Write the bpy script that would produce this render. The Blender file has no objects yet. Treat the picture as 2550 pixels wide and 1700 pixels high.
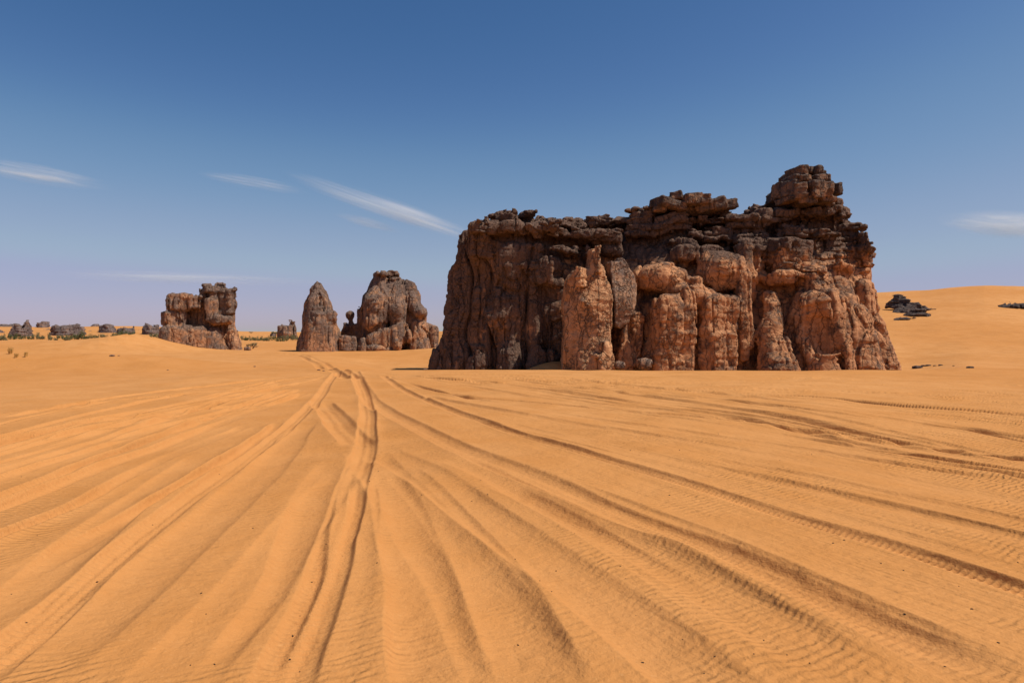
import bpy, math, random
import numpy as np

random.seed(7)
F32 = np.float32
scene = bpy.context.scene
col = scene.collection
R = math.radians

# ------------------------------------------------------------------ camera
FP, CX, CY, EYE, PITCH = 1700.0, 1275.0, 850.0, 1.7, math.atan(22 / 1700.0)
cp, sp_ = math.cos(PITCH), math.sin(PITCH)


BEAR = [0.0]                                       # bearing of the rock being shaped: its own depth axis points away from the viewer


def at(px, py, Y):
    """point of the photograph (2550 x 1700) at distance Y -> world (or the frame of the rock being shaped)"""
    a, b = (px - CX) / FP, (CY - py) / FP
    d = (a, cp + b * sp_, -sp_ + b * cp)
    if BEAR[0]:
        c, s_ = math.cos(BEAR[0]), math.sin(BEAR[0])
        d = (d[0] * c - d[1] * s_, d[0] * s_ + d[1] * c, d[2])
        Y = Y / c
    t = Y / d[1]
    return np.array([d[0] * t, Y, EYE + d[2] * t])


cam = bpy.data.objects.new('camera', bpy.data.cameras.new('camera'))
col.objects.link(cam)
cam.data.sensor_width = 36
cam.data.lens = 24.0
cam.data.clip_start = 0.05
cam.data.clip_end = 60000
cam.location = (0, 0, EYE)
cam.rotation_euler = (R(90) - PITCH, 0, 0)
scene.camera = cam

# ------------------------------------------------------------------ light
SUN_EL, SUN_AZ = 58.0, 15.0          # azimuth: degrees from +X towards the camera
sdir = np.array([math.cos(R(SUN_AZ)) * math.cos(R(SUN_EL)), -math.sin(R(SUN_AZ)) * math.cos(R(SUN_EL)), math.sin(R(SUN_EL))])
sl = bpy.data.lights.new('sun', 'SUN')
sl.energy, sl.angle, sl.color = 4.9, R(0.53), (1.0, 0.95, 0.87)
so = bpy.data.objects.new('sun', sl)
col.objects.link(so)
from mathutils import Vector
so.rotation_euler = Vector(sdir).to_track_quat('Z', 'Y').to_euler()
so.location = (30, -5, 60)

w = bpy.data.worlds.new('World')
scene.world = w
w.use_nodes = True
nt = w.node_tree
for n in list(nt.nodes):
    nt.nodes.remove(n)
sky = nt.nodes.new('ShaderNodeTexSky')
sky.sky_type = 'NISHITA'
sky.sun_disc = False
sky.sun_elevation = R(SUN_EL)
sky.sun_rotation = math.atan2(sdir[0], sdir[1])
sky.altitude = 1200
sky.air_density = 1.0
sky.dust_density = 1.0
sky.ozone_density = 6.0
bg = nt.nodes.new('ShaderNodeBackground')
KS = 0.09
bg.inputs[1].default_value = KS
out = nt.nodes.new('ShaderNodeOutputWorld')
# dusty desert air: a little less red overhead, a little pinker towards the horizon
s1 = nt.nodes.new('ShaderNodeVectorMath')
s1.operation = 'SCALE'
s1.inputs['Scale'].default_value = KS
s2 = nt.nodes.new('ShaderNodeVectorMath')
s2.operation = 'SCALE'
s2.inputs['Scale'].default_value = 1.05 / KS
crv = nt.nodes.new('ShaderNodeRGBCurve')
for ch, pts in ((0, [(0, 0), (0.070, 0.042), (0.091, 0.066), (0.133, 0.150), (0.22, 0.285), (0.39, 0.40), (1, 0.95)]), (1, [(0, 0), (0.162, 0.145), (0.242, 0.268), (0.36, 0.372), (0.41, 0.402), (0.468, 0.388), (1, 0.8)]), (2, [(0, 0), (0.30, 0.30), (0.44, 0.450), (0.54, 0.515), (0.62, 0.555), (1, 0.92)])):
    c = crv.mapping.curves[ch]
    c.points[0].location = pts[0]
    c.points[1].location = pts[-1]
    for p in pts[1:-1]:
        c.points.new(*p)
crv.mapping.update()
nt.links.new(sky.outputs[0], s1.inputs[0])
nt.links.new(s1.outputs[0], crv.inputs['Color'])
nt.links.new(crv.outputs[0], s2.inputs[0])
nt.links.new(s2.outputs[0], bg.inputs[0])
nt.links.new(bg.outputs[0], out.inputs[0])

vs = scene.view_settings
vs.view_transform = 'Standard'
vs.look = 'None'
vs.exposure = 0
vs.gamma = 1
scene.cycles.use_denoising = True
scene.cycles.max_bounces = 6
scene.cycles.diffuse_bounces = 3
scene.cycles.volume_bounces = 2


# ------------------------------------------------------------------ object helpers
def tag(o, label=None, cat=None, group=None, kind=None):
    for k, v in (('label', label), ('category', cat), ('group', group), ('kind', kind)):
        if v:
            o[k] = v
    return o


def empty(name, loc, label, cat, group=None):
    o = bpy.data.objects.new(name, None)
    o.empty_display_size = 0.2
    col.objects.link(o)
    o.location = tuple(float(c) for c in loc)
    return tag(o, label, cat, group)


def mesh_np(name, V, Q, mat, parent=None, loc=(0, 0, 0), smooth=True):
    me = bpy.data.meshes.new(name)
    V = np.ascontiguousarray(V, dtype=F32)
    Q = np.ascontiguousarray(Q, dtype=np.int32)
    k = Q.shape[1]
    me.vertices.add(len(V))
    me.vertices.foreach_set('co', V.ravel())
    me.loops.add(Q.size)
    me.loops.foreach_set('vertex_index', Q.ravel())
    me.polygons.add(len(Q))
    me.polygons.foreach_set('loop_start', np.arange(0, Q.size, k, dtype=np.int32))
    me.polygons.foreach_set('loop_total', np.full(len(Q), k, dtype=np.int32))
    if smooth:
        me.polygons.foreach_set('use_smooth', np.ones(len(Q), dtype=bool))
    me.update(calc_edges=True)
    me.materials.append(mat)
    o = bpy.data.objects.new(name, me)
    col.objects.link(o)
    if parent:
        o.parent = parent
    o.location = tuple(float(c) for c in loc)
    return o


# ------------------------------------------------------------------ numpy noise
def h3(ix, iy, iz, seed):
    n = (ix.astype(np.int64) * 374761393 + iy.astype(np.int64) * 668265263 + iz.astype(np.int64) * 2147483647 + seed * 974711) & 0xffffffff
    n = ((n ^ (n >> 13)) * 1274126177) & 0xffffffff
    n = ((n ^ (n >> 16)) * 2246822519) & 0xffffffff
    n = n ^ (n >> 15)
    return (n & 0xffffff).astype(F32) / F32(0xffffff)


def noise(P, s, seed=0):
    """value noise in [-1, 1]; P (n,3), s = per-axis frequency"""
    Q = P * np.asarray(s, dtype=F32)
    i = np.floor(Q)
    f = (Q - i).astype(F32)
    i = i.astype(np.int64)
    f = f * f * f * (f * (f * 6 - 15) + 10)
    x, y, z = i[:, 0], i[:, 1], i[:, 2]
    r = 0
    for dx in (0, 1):
        wx = f[:, 0] if dx else 1 - f[:, 0]
        for dy in (0, 1):
            wy = wx * (f[:, 1] if dy else 1 - f[:, 1])
            for dz in (0, 1):
                wz = wy * (f[:, 2] if dz else 1 - f[:, 2])
                r = r + wz * h3(x + dx, y + dy, z + dz, seed)
    return r * 2 - 1


def fbm(P, s, seed=0, oct=3, gain=0.5):
    s = np.ones(3) * s
    r, a, t = 0, 1.0, 0
    for k in range(oct):
        r = r + a * noise(P, s * 2.03 ** k, seed + 17 * k)
        t += a
        a *= gain
    return r / t


def voro(P, s, seed=0, jit=0.75):
    """returns (F2-F1, cell random) of a jittered grid; s = per-axis frequency"""
    Q = P * np.asarray(s, dtype=F32)
    b = np.floor(Q - 0.5).astype(np.int64)
    f1 = np.full(len(P), 9, F32)
    f2 = np.full(len(P), 9, F32)
    rid = np.zeros(len(P), F32)
    for dx in (0, 1):
        for dy in (0, 1):
            for dz in (0, 1):
                cx, cy, cz = b[:, 0] + dx, b[:, 1] + dy, b[:, 2] + dz
                r0 = h3(cx, cy, cz, seed)
                r1 = h3(cx, cy, cz, seed + 91)
                r2 = h3(cx, cy, cz, seed + 183)
                u, v, t = cx + 0.5 + (r0 - 0.5) * jit - Q[:, 0], cy + 0.5 + (r1 - 0.5) * jit - Q[:, 1], cz + 0.5 + (r2 - 0.5) * jit - Q[:, 2]
                u, v, t = u * u, v * v, t * t
                d = np.sqrt(np.sqrt(u * u + v * v + t * t + 0.6 * (u * v + v * t + t * u))).astype(F32)
                m = d < f1
                f2 = np.where(m, f1, np.minimum(f2, d))
                rid = np.where(m, h3(cx, cy, cz, seed + 277), rid)
                f1 = np.where(m, d, f1)
    return f2 - f1, rid


def sstep(a, b, x):
    t = np.clip((x - a) / (b - a), 0, 1)
    return t * t * (3 - 2 * t)


# ------------------------------------------------------------------ signed distance fields
def smin(a, b, k):
    h = np.maximum(k - np.abs(a - b), 0) / k
    return np.minimum(a, b) - h * h * k * 0.25


def smax(a, b, k):
    return -smin(-a, -b, k)


def poly_sd(poly, X, Z):
    """2D polygon distance on arrays"""
    d = np.full(X.shape, 1e9, F32)
    s = np.ones(X.shape, F32)
    n = len(poly)
    for i in range(n):
        ax, az = poly[i]
        bx, bz = poly[i - 1]
        ex, ez = bx - ax, bz - az
        wx, wz = X - ax, Z - az
        t = np.clip((wx * ex + wz * ez) / (ex * ex + ez * ez + 1e-9), 0, 1)
        d = np.minimum(d, (wx - ex * t) ** 2 + (wz - ez * t) ** 2)
        c1, c2, c3 = Z >= az, Z < bz, ex * wz > ez * wx
        flip = (c1 & c2 & c3) | (~c1 & ~c2 & ~c3)
        s = np.where(flip, -s, s)
    return s * np.sqrt(d)


class Field:
    FAR = 1.6

    def __init__(self, lo, hi, h):
        self.lo, self.h = np.array(lo, float), h
        self.n = np.ceil((np.array(hi) - self.lo) / h).astype(int) + 1
        self.ax = [self.lo[i] + h * np.arange(self.n[i]) for i in range(3)]
        self.f = np.full(self.n, self.FAR, F32)

    def sl(self, lo, hi, pad=0.9):
        s = []
        for i in range(3):
            a = int(np.floor((lo[i] - pad - self.lo[i]) / self.h))
            b = int(np.ceil((hi[i] + pad - self.lo[i]) / self.h)) + 1
            s.append(slice(max(a, 0), max(min(b, self.n[i]), 0)))
        X = self.ax[0][s[0]].astype(F32)[:, None, None]
        Y = self.ax[1][s[1]].astype(F32)[None, :, None]
        Z = self.ax[2][s[2]].astype(F32)[None, None, :]
        return tuple(s), X, Y, Z

    def join(self, s, d, k, cut):
        if cut:
            self.f[s] = smax(self.f[s], -d, k)
        else:
            self.f[s] = smin(self.f[s], d.astype(F32), k)

    def ell(self, px, py, Y, rx, ry, dep, k=0.25, cut=False, roll=0):
        """ellipsoid; rx, ry in photo pixels, dep in metres"""
        c = at(px, py, Y)
        rx, rz = rx * Y / FP, ry * Y / FP
        m = max(rx, rz)
        s, X, Yv, Z = self.sl(c - [m, dep, m], c + [m, dep, m])
        if 0 in self.f[s].shape:
            return
        x, y, z = X - c[0], Yv - c[1], Z - c[2]
        if roll:
            ca, sa = math.cos(R(roll)), math.sin(R(roll))
            x, z = x * ca + z * sa, -x * sa + z * ca
        k0 = np.sqrt((x / rx) ** 2 + (y / dep) ** 2 + (z / rz) ** 2)
        k1 = np.sqrt((x / rx ** 2) ** 2 + (y / dep ** 2) ** 2 + (z / rz ** 2) ** 2) + 1e-6
        self.join(s, k0 * (k0 - 1) / k1, k, cut)

    def box(self, px, py, Y, w, h, dep, rot=0, roll=0, rnd=0.15, k=0.12, cut=False):
        """rounded box; w, h half sizes in photo pixels, dep half depth in metres, rot about z"""
        c = at(px, py, Y)
        w, h = w * Y / FP, h * Y / FP
        m = math.hypot(math.hypot(w, h), dep)
        s, X, Yv, Z = self.sl(c - m, c + m, 0.5)
        if 0 in self.f[s].shape:
            return
        x, y, z = X - c[0], Yv - c[1], Z - c[2]
        ca, sa = math.cos(R(rot)), math.sin(R(rot))
        x, y = x * ca + y * sa, -x * sa + y * ca
        ca, sa = math.cos(R(roll)), math.sin(R(roll))
        x, z = x * ca + z * sa, -x * sa + z * ca
        rnd = min(rnd, w * .9, h * .9, dep * .9)
        qx, qy, qz = np.abs(x) - w + rnd, np.abs(y) - dep + rnd, np.abs(z) - h + rnd
        d = np.sqrt(np.maximum(qx, 0) ** 2 + np.maximum(qy, 0) ** 2 + np.maximum(qz, 0) ** 2) + np.minimum(np.maximum(np.maximum(qx, qy), qz), 0) - rnd
        self.join(s, d, k, cut)

    def tube(self, pts, k=0.25, cut=False, sy=1.0):
        """chain of round cones; pts = (px, py, Y, radius in photo px); sy squeezes depth"""
        L = [(at(a, b, c), r * c / FP) for a, b, c, r in pts]
        for (A, ra), (B, rb) in zip(L[:-1], L[1:]):
            m = max(ra, rb)
            lo, hi = np.minimum(A, B) - m, np.maximum(A, B) + m
            s, X, Yv, Z = self.sl(lo, hi, 0.6)
            if 0 in self.f[s].shape:
                continue
            D = B - A
            wx, wy, wz = X - A[0], Yv - A[1], Z - A[2]
            t = np.clip((wx * D[0] + wy * D[1] + wz * D[2]) / (D @ D + 1e-9), 0, 1)
            d = np.sqrt((wx - D[0] * t) ** 2 + ((wy - D[1] * t) / sy) ** 2 + (wz - D[2] * t) ** 2) - (ra + (rb - ra) * t)
            self.join(s, d, k, cut)

    def mass(self, poly, Yref, ctrl, back, k=0.35, kj=0.2, inset=0.0):
        poly = [(*p, Yref)[:3] if len(p) == 2 else p for p in poly]
        """traced outline given a relief front (scattered control depths) and a back"""
        P2 = [(at(a, b, y)[0], at(a, b, y)[2]) for a, b, y in poly]
        Xa, Za = np.meshgrid(self.ax[0], self.ax[2], indexing='ij')
        pd = poly_sd(P2, Xa.astype(F32), Za.astype(F32)) + inset
        C = np.array([at(a, b, y)[[0, 2, 1]] for a, b, y in ctrl])
        if len(C) > 3:
            D = np.hypot(C[:, None, 0] - C[None, :, 0], C[:, None, 1] - C[None, :, 1])
            n = len(C)
            M = np.zeros((n + 1, n + 1))
            M[:n, :n] = D
            M[:n, n] = M[n, :n] = 1
            wgt = np.linalg.solve(M, np.append(C[:, 2], 0))
            Yf = np.full(Xa.shape, wgt[n])
            for i in range(n):
                Yf = Yf + wgt[i] * np.hypot(Xa - C[i, 0], Za - C[i, 1])
        else:
            Yf = np.full(Xa.shape, C[:, 2].mean())
        Yv = self.ax[1].astype(F32)[None, :, None]
        d = smax((Yf.astype(F32)[:, None, :] - Yv) * F32(0.85), pd[:, None, :], k)
        d = smax(d, Yv - F32(back), k * 1.5)
        self.f = smin(self.f, np.minimum(d, self.FAR).astype(F32), kj)

    def detail(self, fn, band=0.75):
        I = np.nonzero(np.abs(self.f) < band)
        P = np.stack([self.ax[i][I[i]] for i in range(3)], 1).astype(F32)
        self.f[I] += fn(P)

    def surface(self):
        """surface nets"""
        f = self.f
        f[0], f[-1], f[:, 0], f[:, -1], f[:, :, 0], f[:, :, -1] = (1.0,) * 6
        ins = f < 0
        nx, ny, nz = f.shape
        cnt = np.zeros((nx - 1, ny - 1, nz - 1), np.int8)
        offs = [(a, b, c) for a in (0, 1) for b in (0, 1) for c in (0, 1)]
        for a, b, c in offs:
            cnt += ins[a:nx - 1 + a, b:ny - 1 + b, c:nz - 1 + c]
        act = (cnt > 0) & (cnt < 8)
        I, J, K = np.nonzero(act)
        idx = np.full(act.shape, -1, np.int32)
        idx[I, J, K] = np.arange(len(I))
        val = {o: f[I + o[0], J + o[1], K + o[2]] for o in offs}
        acc = np.zeros((len(I), 3))
        num = np.zeros(len(I))
        for o in offs:
            for ax in range(3):
                if o[ax]:
                    continue
                q = list(o)
                q[ax] = 1
                va, vb = val[o], val[tuple(q)]
                m = (va < 0) != (vb < 0)
                t = np.where(m, va / np.where(m, va - vb, 1), 0)
                pt = np.tile(np.array(o, float), (len(I), 1))
                pt[:, ax] = t
                acc[m] += pt[m]
                num += m
        V = (np.stack([I, J, K], 1) + acc / num[:, None]) * self.h + self.lo
        quads = []
        for ax in range(3):
            b, c = (ax + 1) % 3, (ax + 2) % 3
            sa = [slice(None)] * 3
            sb = [slice(None)] * 3
            sa[ax], sb[ax] = slice(0, -1), slice(1, None)
            A, B = ins[tuple(sa)], ins[tuple(sb)]
            E = np.stack(np.nonzero(A != B), 1)
            E = E[(E[:, b] > 0) & (E[:, c] > 0) & (E[:, b] < f.shape[b] - 1) & (E[:, c] < f.shape[c] - 1)]
            fl = A[tuple(E.T)]
            ring = []
            for db, dc in ((-1, -1), (0, -1), (0, 0), (-1, 0)):
                e = E.copy()
                e[:, b] += db
                e[:, c] += dc
                ring.append(idx[tuple(e.T)])
            q = np.stack(ring, 1)
            q[~fl] = q[~fl][:, ::-1]
            quads.append(q)
        Q = np.concatenate(quads)
        Q = Q[(Q >= 0).all(1)]
        # keep the connected body only: no crumbs hanging in the air
        lab = np.arange(len(V))
        while True:
            m = lab[Q].min(1)
            new = lab.copy()
            np.minimum.at(new, Q.ravel(), np.repeat(m, 4))
            new = new[new]
            if (new == lab).all():
                break
            lab = new
        big = np.bincount(lab).argmax()
        Q = Q[lab[Q[:, 0]] == big]
        use = np.unique(Q)
        mp = np.zeros(len(V), np.int64)
        mp[use] = np.arange(len(use))
        return V[use], mp[Q]


def build(name, fld, mat, parent=None, loc=(0, 0, 0), world=True):
    V, Q = fld.surface()
    return mesh_np(name, V - np.asarray(loc), Q, mat, parent, (0, 0, 0) if parent else loc)


# ------------------------------------------------------------------ materials
class N:
    """tiny node helper"""

    def __init__(self, name):
        self.m = bpy.data.materials.new(name)
        self.m.use_nodes = True
        self.t = self.m.node_tree
        self.b = self.t.nodes['Principled BSDF']
        self.b.inputs['Specular IOR Level'].default_value = 0.15
        self.b.inputs['Roughness'].default_value = 0.95

    def n(self, typ, **kw):
        nd = self.t.nodes.new('ShaderNode' + typ)
        for k, v in kw.items():
            if k.startswith('i_'):
                nd.inputs[k[2:].replace('_', ' ')].default_value = v
            else:
                setattr(nd, k, v)
        return nd

    def l(self, a, b):
        self.t.links.new(a, b)

    def pos(self, scale=(1, 1, 1), rot=(0, 0, 0)):
        g = self.n('TexCoord')
        mp = self.n('Mapping')
        mp.inputs['Scale'].default_value = scale
        mp.inputs['Rotation'].default_value = rot
        self.l(g.outputs['Object'], mp.inputs['Vector'])
        return mp.outputs[0]

    def noise(self, vec, scale, detail=4, rough=0.55, dist=0.0):
        nd = self.n('TexNoise')
        nd.inputs['Scale'].default_value = scale
        nd.inputs['Detail'].default_value = detail
        nd.inputs['Roughness'].default_value = rough
        nd.inputs['Distortion'].default_value = dist
        self.l(vec, nd.inputs['Vector'])
        return nd.outputs[0]

    def ramp(self, fac, a, b, lo=0.0, hi=1.0):
        nd = self.n('MapRange', interpolation_type='SMOOTHSTEP')
        for k, v in zip(('From Min', 'From Max', 'To Min', 'To Max'), (a, b, lo, hi)):
            nd.inputs[k].default_value = v
        self.l(fac, nd.inputs['Value'])
        return nd.outputs[0]

    def math(self, op, a, b=0.0, clamp=False):
        nd = self.n('Math', operation=op, use_clamp=clamp)
        for i, v in enumerate((a, b)):
            if isinstance(v, (int, float)):
                nd.inputs[i].default_value = v
            else:
                self.l(v, nd.inputs[i])
        return nd.outputs[0]

    def mix(self, fac, a, b, typ='MIX'):
        nd = self.n('Mix', data_type='RGBA', blend_type=typ)
        for key, v in ((0, fac), (6, a), (7, b)):
            if isinstance(v, (int, float)):
                nd.inputs[key].default_value = v
            elif isinstance(v, tuple):
                nd.inputs[key].default_value = (*v, 1)
            else:
                self.l(v, nd.inputs[key])
        return nd.outputs[2]

    def bump(self, h, dist, strength=1.0, prev=None):
        nd = self.n('Bump')
        nd.inputs['Distance'].default_value = dist
        nd.inputs['Strength'].default_value = strength
        self.l(h, nd.inputs['Height'])
        if prev:
            self.l(prev, nd.inputs['Normal'])
        return nd.outputs[0]


def rock_material(name, light, mid, dark, cover=0.5, top=(5.0, 9.0, 0.25), sc=1.0, streak=0.5, upness=0.15, crack=0.35, bump=1.0, stain_shade=None):
    m = N(name)
    p = m.pos((sc, sc, sc))
    big = m.noise(p, 0.45, 4, 0.6)
    med = m.noise(p, 2.2, 5, 0.65)
    fine = m.noise(p, 11.0, 5, 0.7)
    st = m.noise(m.pos((1.6 * sc, 1.6 * sc, 0.16 * sc)), 1.3, 5, 0.65, 0.6)
    band = m.noise(m.pos((0.25 * sc, 0.25 * sc, 2.2 * sc)), 1.0, 4, 0.6, 0.5)
    base = m.mix(m.ramp(med, 0.35, 0.68), light, mid)
    base = m.mix(m.ramp(band, 0.4, 0.75, 0, 0.5), base, tuple(c * 0.72 for c in mid))
    # desert varnish: blotches, vertical run-off streaks, a darker weathered top
    v = m.math('ADD', m.math('MULTIPLY', big, 0.9), m.math('MULTIPLY', st, streak * 1.3))
    v = m.math('ADD', v, m.math('MULTIPLY', m.math('SUBTRACT', med, 0.5), 0.7))
    g = m.n('SeparateXYZ')
    m.l(m.pos(), g.inputs[0])
    v = m.math('ADD', v, m.ramp(g.outputs[2], top[0], top[1], 0, top[2]))
    if stain_shade:                                        # run-off black on one end, deepened so the colour carries its shade
        v = m.math('ADD', v, m.ramp(g.outputs[0], stain_shade[1], stain_shade[0], stain_shade[2], 0))
    gn = m.n('NewGeometry')
    gs = m.n('SeparateXYZ')
    m.l(gn.outputs['Normal'], gs.inputs[0])
    v = m.math('ADD', v, m.ramp(gs.outputs[2], 0.25, 0.9, 0, upness))
    c0 = 0.45 + 0.65 * streak + (0.5 - cover) * 0.8
    vm = m.ramp(v, c0 - 0.14, c0 + 0.16)
    c = m.mix(m.math('MULTIPLY', vm, 0.9), base, m.mix(m.ramp(fine, 0.35, 0.7), dark, tuple(x * 1.9 for x in dark)))
    c = m.mix(m.ramp(fine, 0.3, 0.75, 0.0, 0.45), c, tuple(x * 0.45 for x in mid))
    m.l(c, m.b.inputs['Base Color'])
    # relief too fine for the mesh
    vo = m.n('TexVoronoi', feature='DISTANCE_TO_EDGE')
    vo.inputs['Scale'].default_value = 3.1
    wv = m.n('VectorMath', operation='ADD')
    wn = m.n('TexNoise')
    wn.inputs['Scale'].default_value = 2.0
    wn.inputs['Detail'].default_value = 3
    m.l(p, wn.inputs['Vector'])
    sc2 = m.n('VectorMath', operation='SCALE')
    sc2.inputs['Scale'].default_value = 0.9
    m.l(wn.outputs['Color'], sc2.inputs[0])
    m.l(m.pos((sc, sc, sc * 1.25)), wv.inputs[0])
    m.l(sc2.outputs[0], wv.inputs[1])
    m.l(wv.outputs[0], vo.inputs['Vector'])
    ck = m.math('MULTIPLY', m.ramp(vo.outputs[0], 0.0, 0.07, -1, 0), m.ramp(big, 0.35, 0.65))
    vc = m.n('TexVoronoi', feature='DISTANCE_TO_EDGE')
    vc.inputs['Scale'].default_value = 1.0
    va = m.n('VectorMath', operation='ADD')
    m.l(m.pos((1.5 * sc, 1.5 * sc, 0.26 * sc)), va.inputs[0])
    m.l(sc2.outputs[0], va.inputs[1])
    m.l(va.outputs[0], vc.inputs['Vector'])
    vck = m.ramp(vc.outputs[0], 0.0, 0.05, -1, 0)
    c = m.mix(m.math('MULTIPLY', vck, -0.55), c, tuple(x * 0.6 for x in dark))
    m.l(c, m.b.inputs['Base Color'])
    ck = m.math('ADD', ck, vck)
    h = m.math('ADD', m.math('MULTIPLY', med, 0.9), m.math('MULTIPLY', fine, 0.45))
    h = m.math('ADD', h, m.math('MULTIPLY', ck, crack))
    h = m.math('ADD', h, m.math('MULTIPLY', st, 0.35))
    m.l(m.bump(h, 0.16 * bump / sc), m.b.inputs['Normal'])
    return m.m


ORL, ORM, VAR = (0.68, 0.325, 0.150), (0.48, 0.215, 0.098), (0.068, 0.052, 0.044)
M_cliff = rock_material('varnished_sandstone', ORL, ORM, VAR, stain_shade=(-4.4, -6.8, 0.36), cover=0.36, top=(5.6, 8.2, 0.42), streak=0.55)
M_fresh = rock_material('fresh_sandstone', (0.70, 0.36, 0.175), (0.52, 0.25, 0.115), (0.13, 0.09, 0.068), cover=0.34, top=(90, 99, 0), streak=0.3, crack=0.7)
M_slab = rock_material('greyed_sandstone', (0.50, 0.27, 0.15), (0.38, 0.21, 0.125), (0.14, 0.105, 0.085), cover=0.42, top=(90, 99, 0), streak=0.3, crack=0.7)
M_cap = rock_material('dark_cap_sandstone', (0.38, 0.195, 0.10), (0.25, 0.14, 0.085), VAR, cover=0.6, top=(90, 99, 0), streak=0.35, upness=0.3)
M_mid = rock_material('distant_sandstone', (0.58, 0.285, 0.140), (0.42, 0.21, 0.11), (0.125, 0.092, 0.075), cover=0.42, top=(3.5, 7.5, 0.15), sc=0.75, streak=0.5)
M_far = rock_material('far_rock', (0.34, 0.20, 0.135), (0.25, 0.155, 0.115), (0.12, 0.09, 0.08), cover=0.60, top=(90, 99, 0), sc=0.4, streak=0.3)
M_dark = rock_material('blackened_rock', (0.24, 0.145, 0.095), (0.17, 0.11, 0.08), (0.075, 0.056, 0.048), cover=0.66, top=(90, 99, 0), sc=0.5, streak=0.2)


# ------------------------------------------------------------------ ground
def terrain(x, y):
    """dunes and plain, without the small wheel ruts"""
    x = np.asarray(x, float)
    y = np.asarray(y, float)
    P = np.stack([x.ravel(), y.ravel(), np.zeros(x.size)], 1).astype(F32)
    nz = lambda s, sd, o=2: fbm(P, np.array([s, s, s]), sd, o).reshape(x.shape)
    yy = np.maximum(y, 0.5)
    px = CX + FP * x / yy                         # bearing, as a column of the photograph
    front = sstep(-2, 6, y)
    z = 0.10 * nz(0.11, 3) + 0.035 * nz(0.45, 5)
    z = z * sstep(0, 9, np.hypot(x, y))
    # brow of the near plain, then slightly lower sand
    brow = 31.0 + 1.2 * nz(0.05, 8) + 1.0 * sstep(2200, 2500, px) - 0.5 * sstep(1200, 700, px)
    z = z - 0.33 * sstep(0, 4.5, y - brow) - 0.62 * sstep(2, 9, y - brow) * sstep(760, 980, px) * sstep(2420, 2250, px) * sstep(72, 48, y)

    def bump(bx, d, sx, sy, h, rot=0.0):
        cx = (bx - CX) / FP * d
        u, v = x - cx, y - d
        c, s = math.cos(R(rot)), math.sin(R(rot))
        u, v = u * c + v * s, -u * s + v * c
        return h * np.exp(-(u / sx) ** 2 - (v / sy) ** 2)
    # low tongue of dune at the left, the sand pile by the left rock, swells beyond
    z = z + bump(60, 33.5, 10.5, 2.9, 0.85, 4) + bump(400, 33.5, 5.0, 2.2, 0.22)
    ux = x - (345 - CX) / FP * 72
    ridge = np.where(ux > 0, np.clip(1 - ux / 6.8, 0, 1) ** 1.5, np.exp(np.minimum(ux, 0) / 7.5))
    z = z + 1.72 * ridge * np.exp(-((y - 72 - 0.05 * ux) / 8.5) ** 2)
    z = z + bump(-60, 66, 15, 7, 0.75, 5) + bump(60, 100, 22, 10, 0.9) + bump(640, 120, 12, 12, 0.45) + bump(1000, 110, 16, 10, 0.3)
    z = z + bump(1385, 39.2, 2.2, 1.6, 1.02)
    # far dunes along the left skyline
    far = sstep(130, 330, y)
    zl = 3.0 + 2.2 * nz(0.011, 21, 3) + 1.5 * sstep(520, 250, px) - 1.6 * sstep(480, 640, px) * sstep(1000, 700, px)
    z = z + far * zl * sstep(1500, 900, px) * front
    # the big dune to the right, behind the massif
    ang = np.interp(px, [900, 1200, 2000, 2190, 2290, 2380, 2450, 2550, 2800, 3400], [0, 30, 92, 97, 101, 109, 113, 111, 100, 70])
    top = EYE + ang / FP * 150.0
    t = np.clip((y - 46) / 104.0, 0, 1)
    prof = 0.62 * t ** 1.25 + 0.38 * t ** 2 * (3 - 2 * t)
    prof = np.where(y > 150, np.exp(-((y - 150) / 70.0) ** 2), prof)
    z = z + prof * (top + 0.5) * sstep(900, 1300, px) * front + t * (0.5 * nz(0.03, 33) + 0.22 * nz(0.13, 35)) * sstep(1300, 2100, px)
    return z


RUTS = []


def rut(pts, w, d, berm=0.5, tread=0.0, kind='rut', fade=1.0):
    RUTS.append((pts, w, d, berm, tread, kind, fade))


# left wheel track
rut([(846, 926), (837, 934), (813, 953), (808, 975), (780, 1007), (699, 1083), (542, 1208), (379, 1327), (217, 1457), (32, 1625), (-160, 1790)], 0.12, 0.045, 0.55, 0.007)
# centre track and the branch that leaves it to the right
rut([(884, 925), (889, 934), (900, 958), (916, 1002), (916, 1067), (911, 1121), (889, 1175), (862, 1284), (830, 1392), (772, 1527), (705, 1700), (660, 1830)], 0.145, 0.048, 0.55, 0.007)
rut([(889, 937), (903, 975), (936, 1013), (1017, 1061), (1071, 1089), (1136, 1127), (1234, 1170), (1342, 1202), (1478, 1258), (1586, 1305), (1720, 1350), (1821, 1390), (2038, 1490), (2200, 1571), (2363, 1652), (2600, 1770)], 0.20, 0.056, 0.6, 0.003)
# sharp track with tread at the right
rut([(952, 934), (984, 958), (1044, 991), (1098, 1013), (1174, 1045), (1315, 1099), (1451, 1137), (1559, 1170), (1658, 1197), (1821, 1244), (1984, 1296), (2173, 1346), (2336, 1402), (2550, 1475), (2800, 1560)], 0.115, 0.055, 0.4, 0.010)
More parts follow.
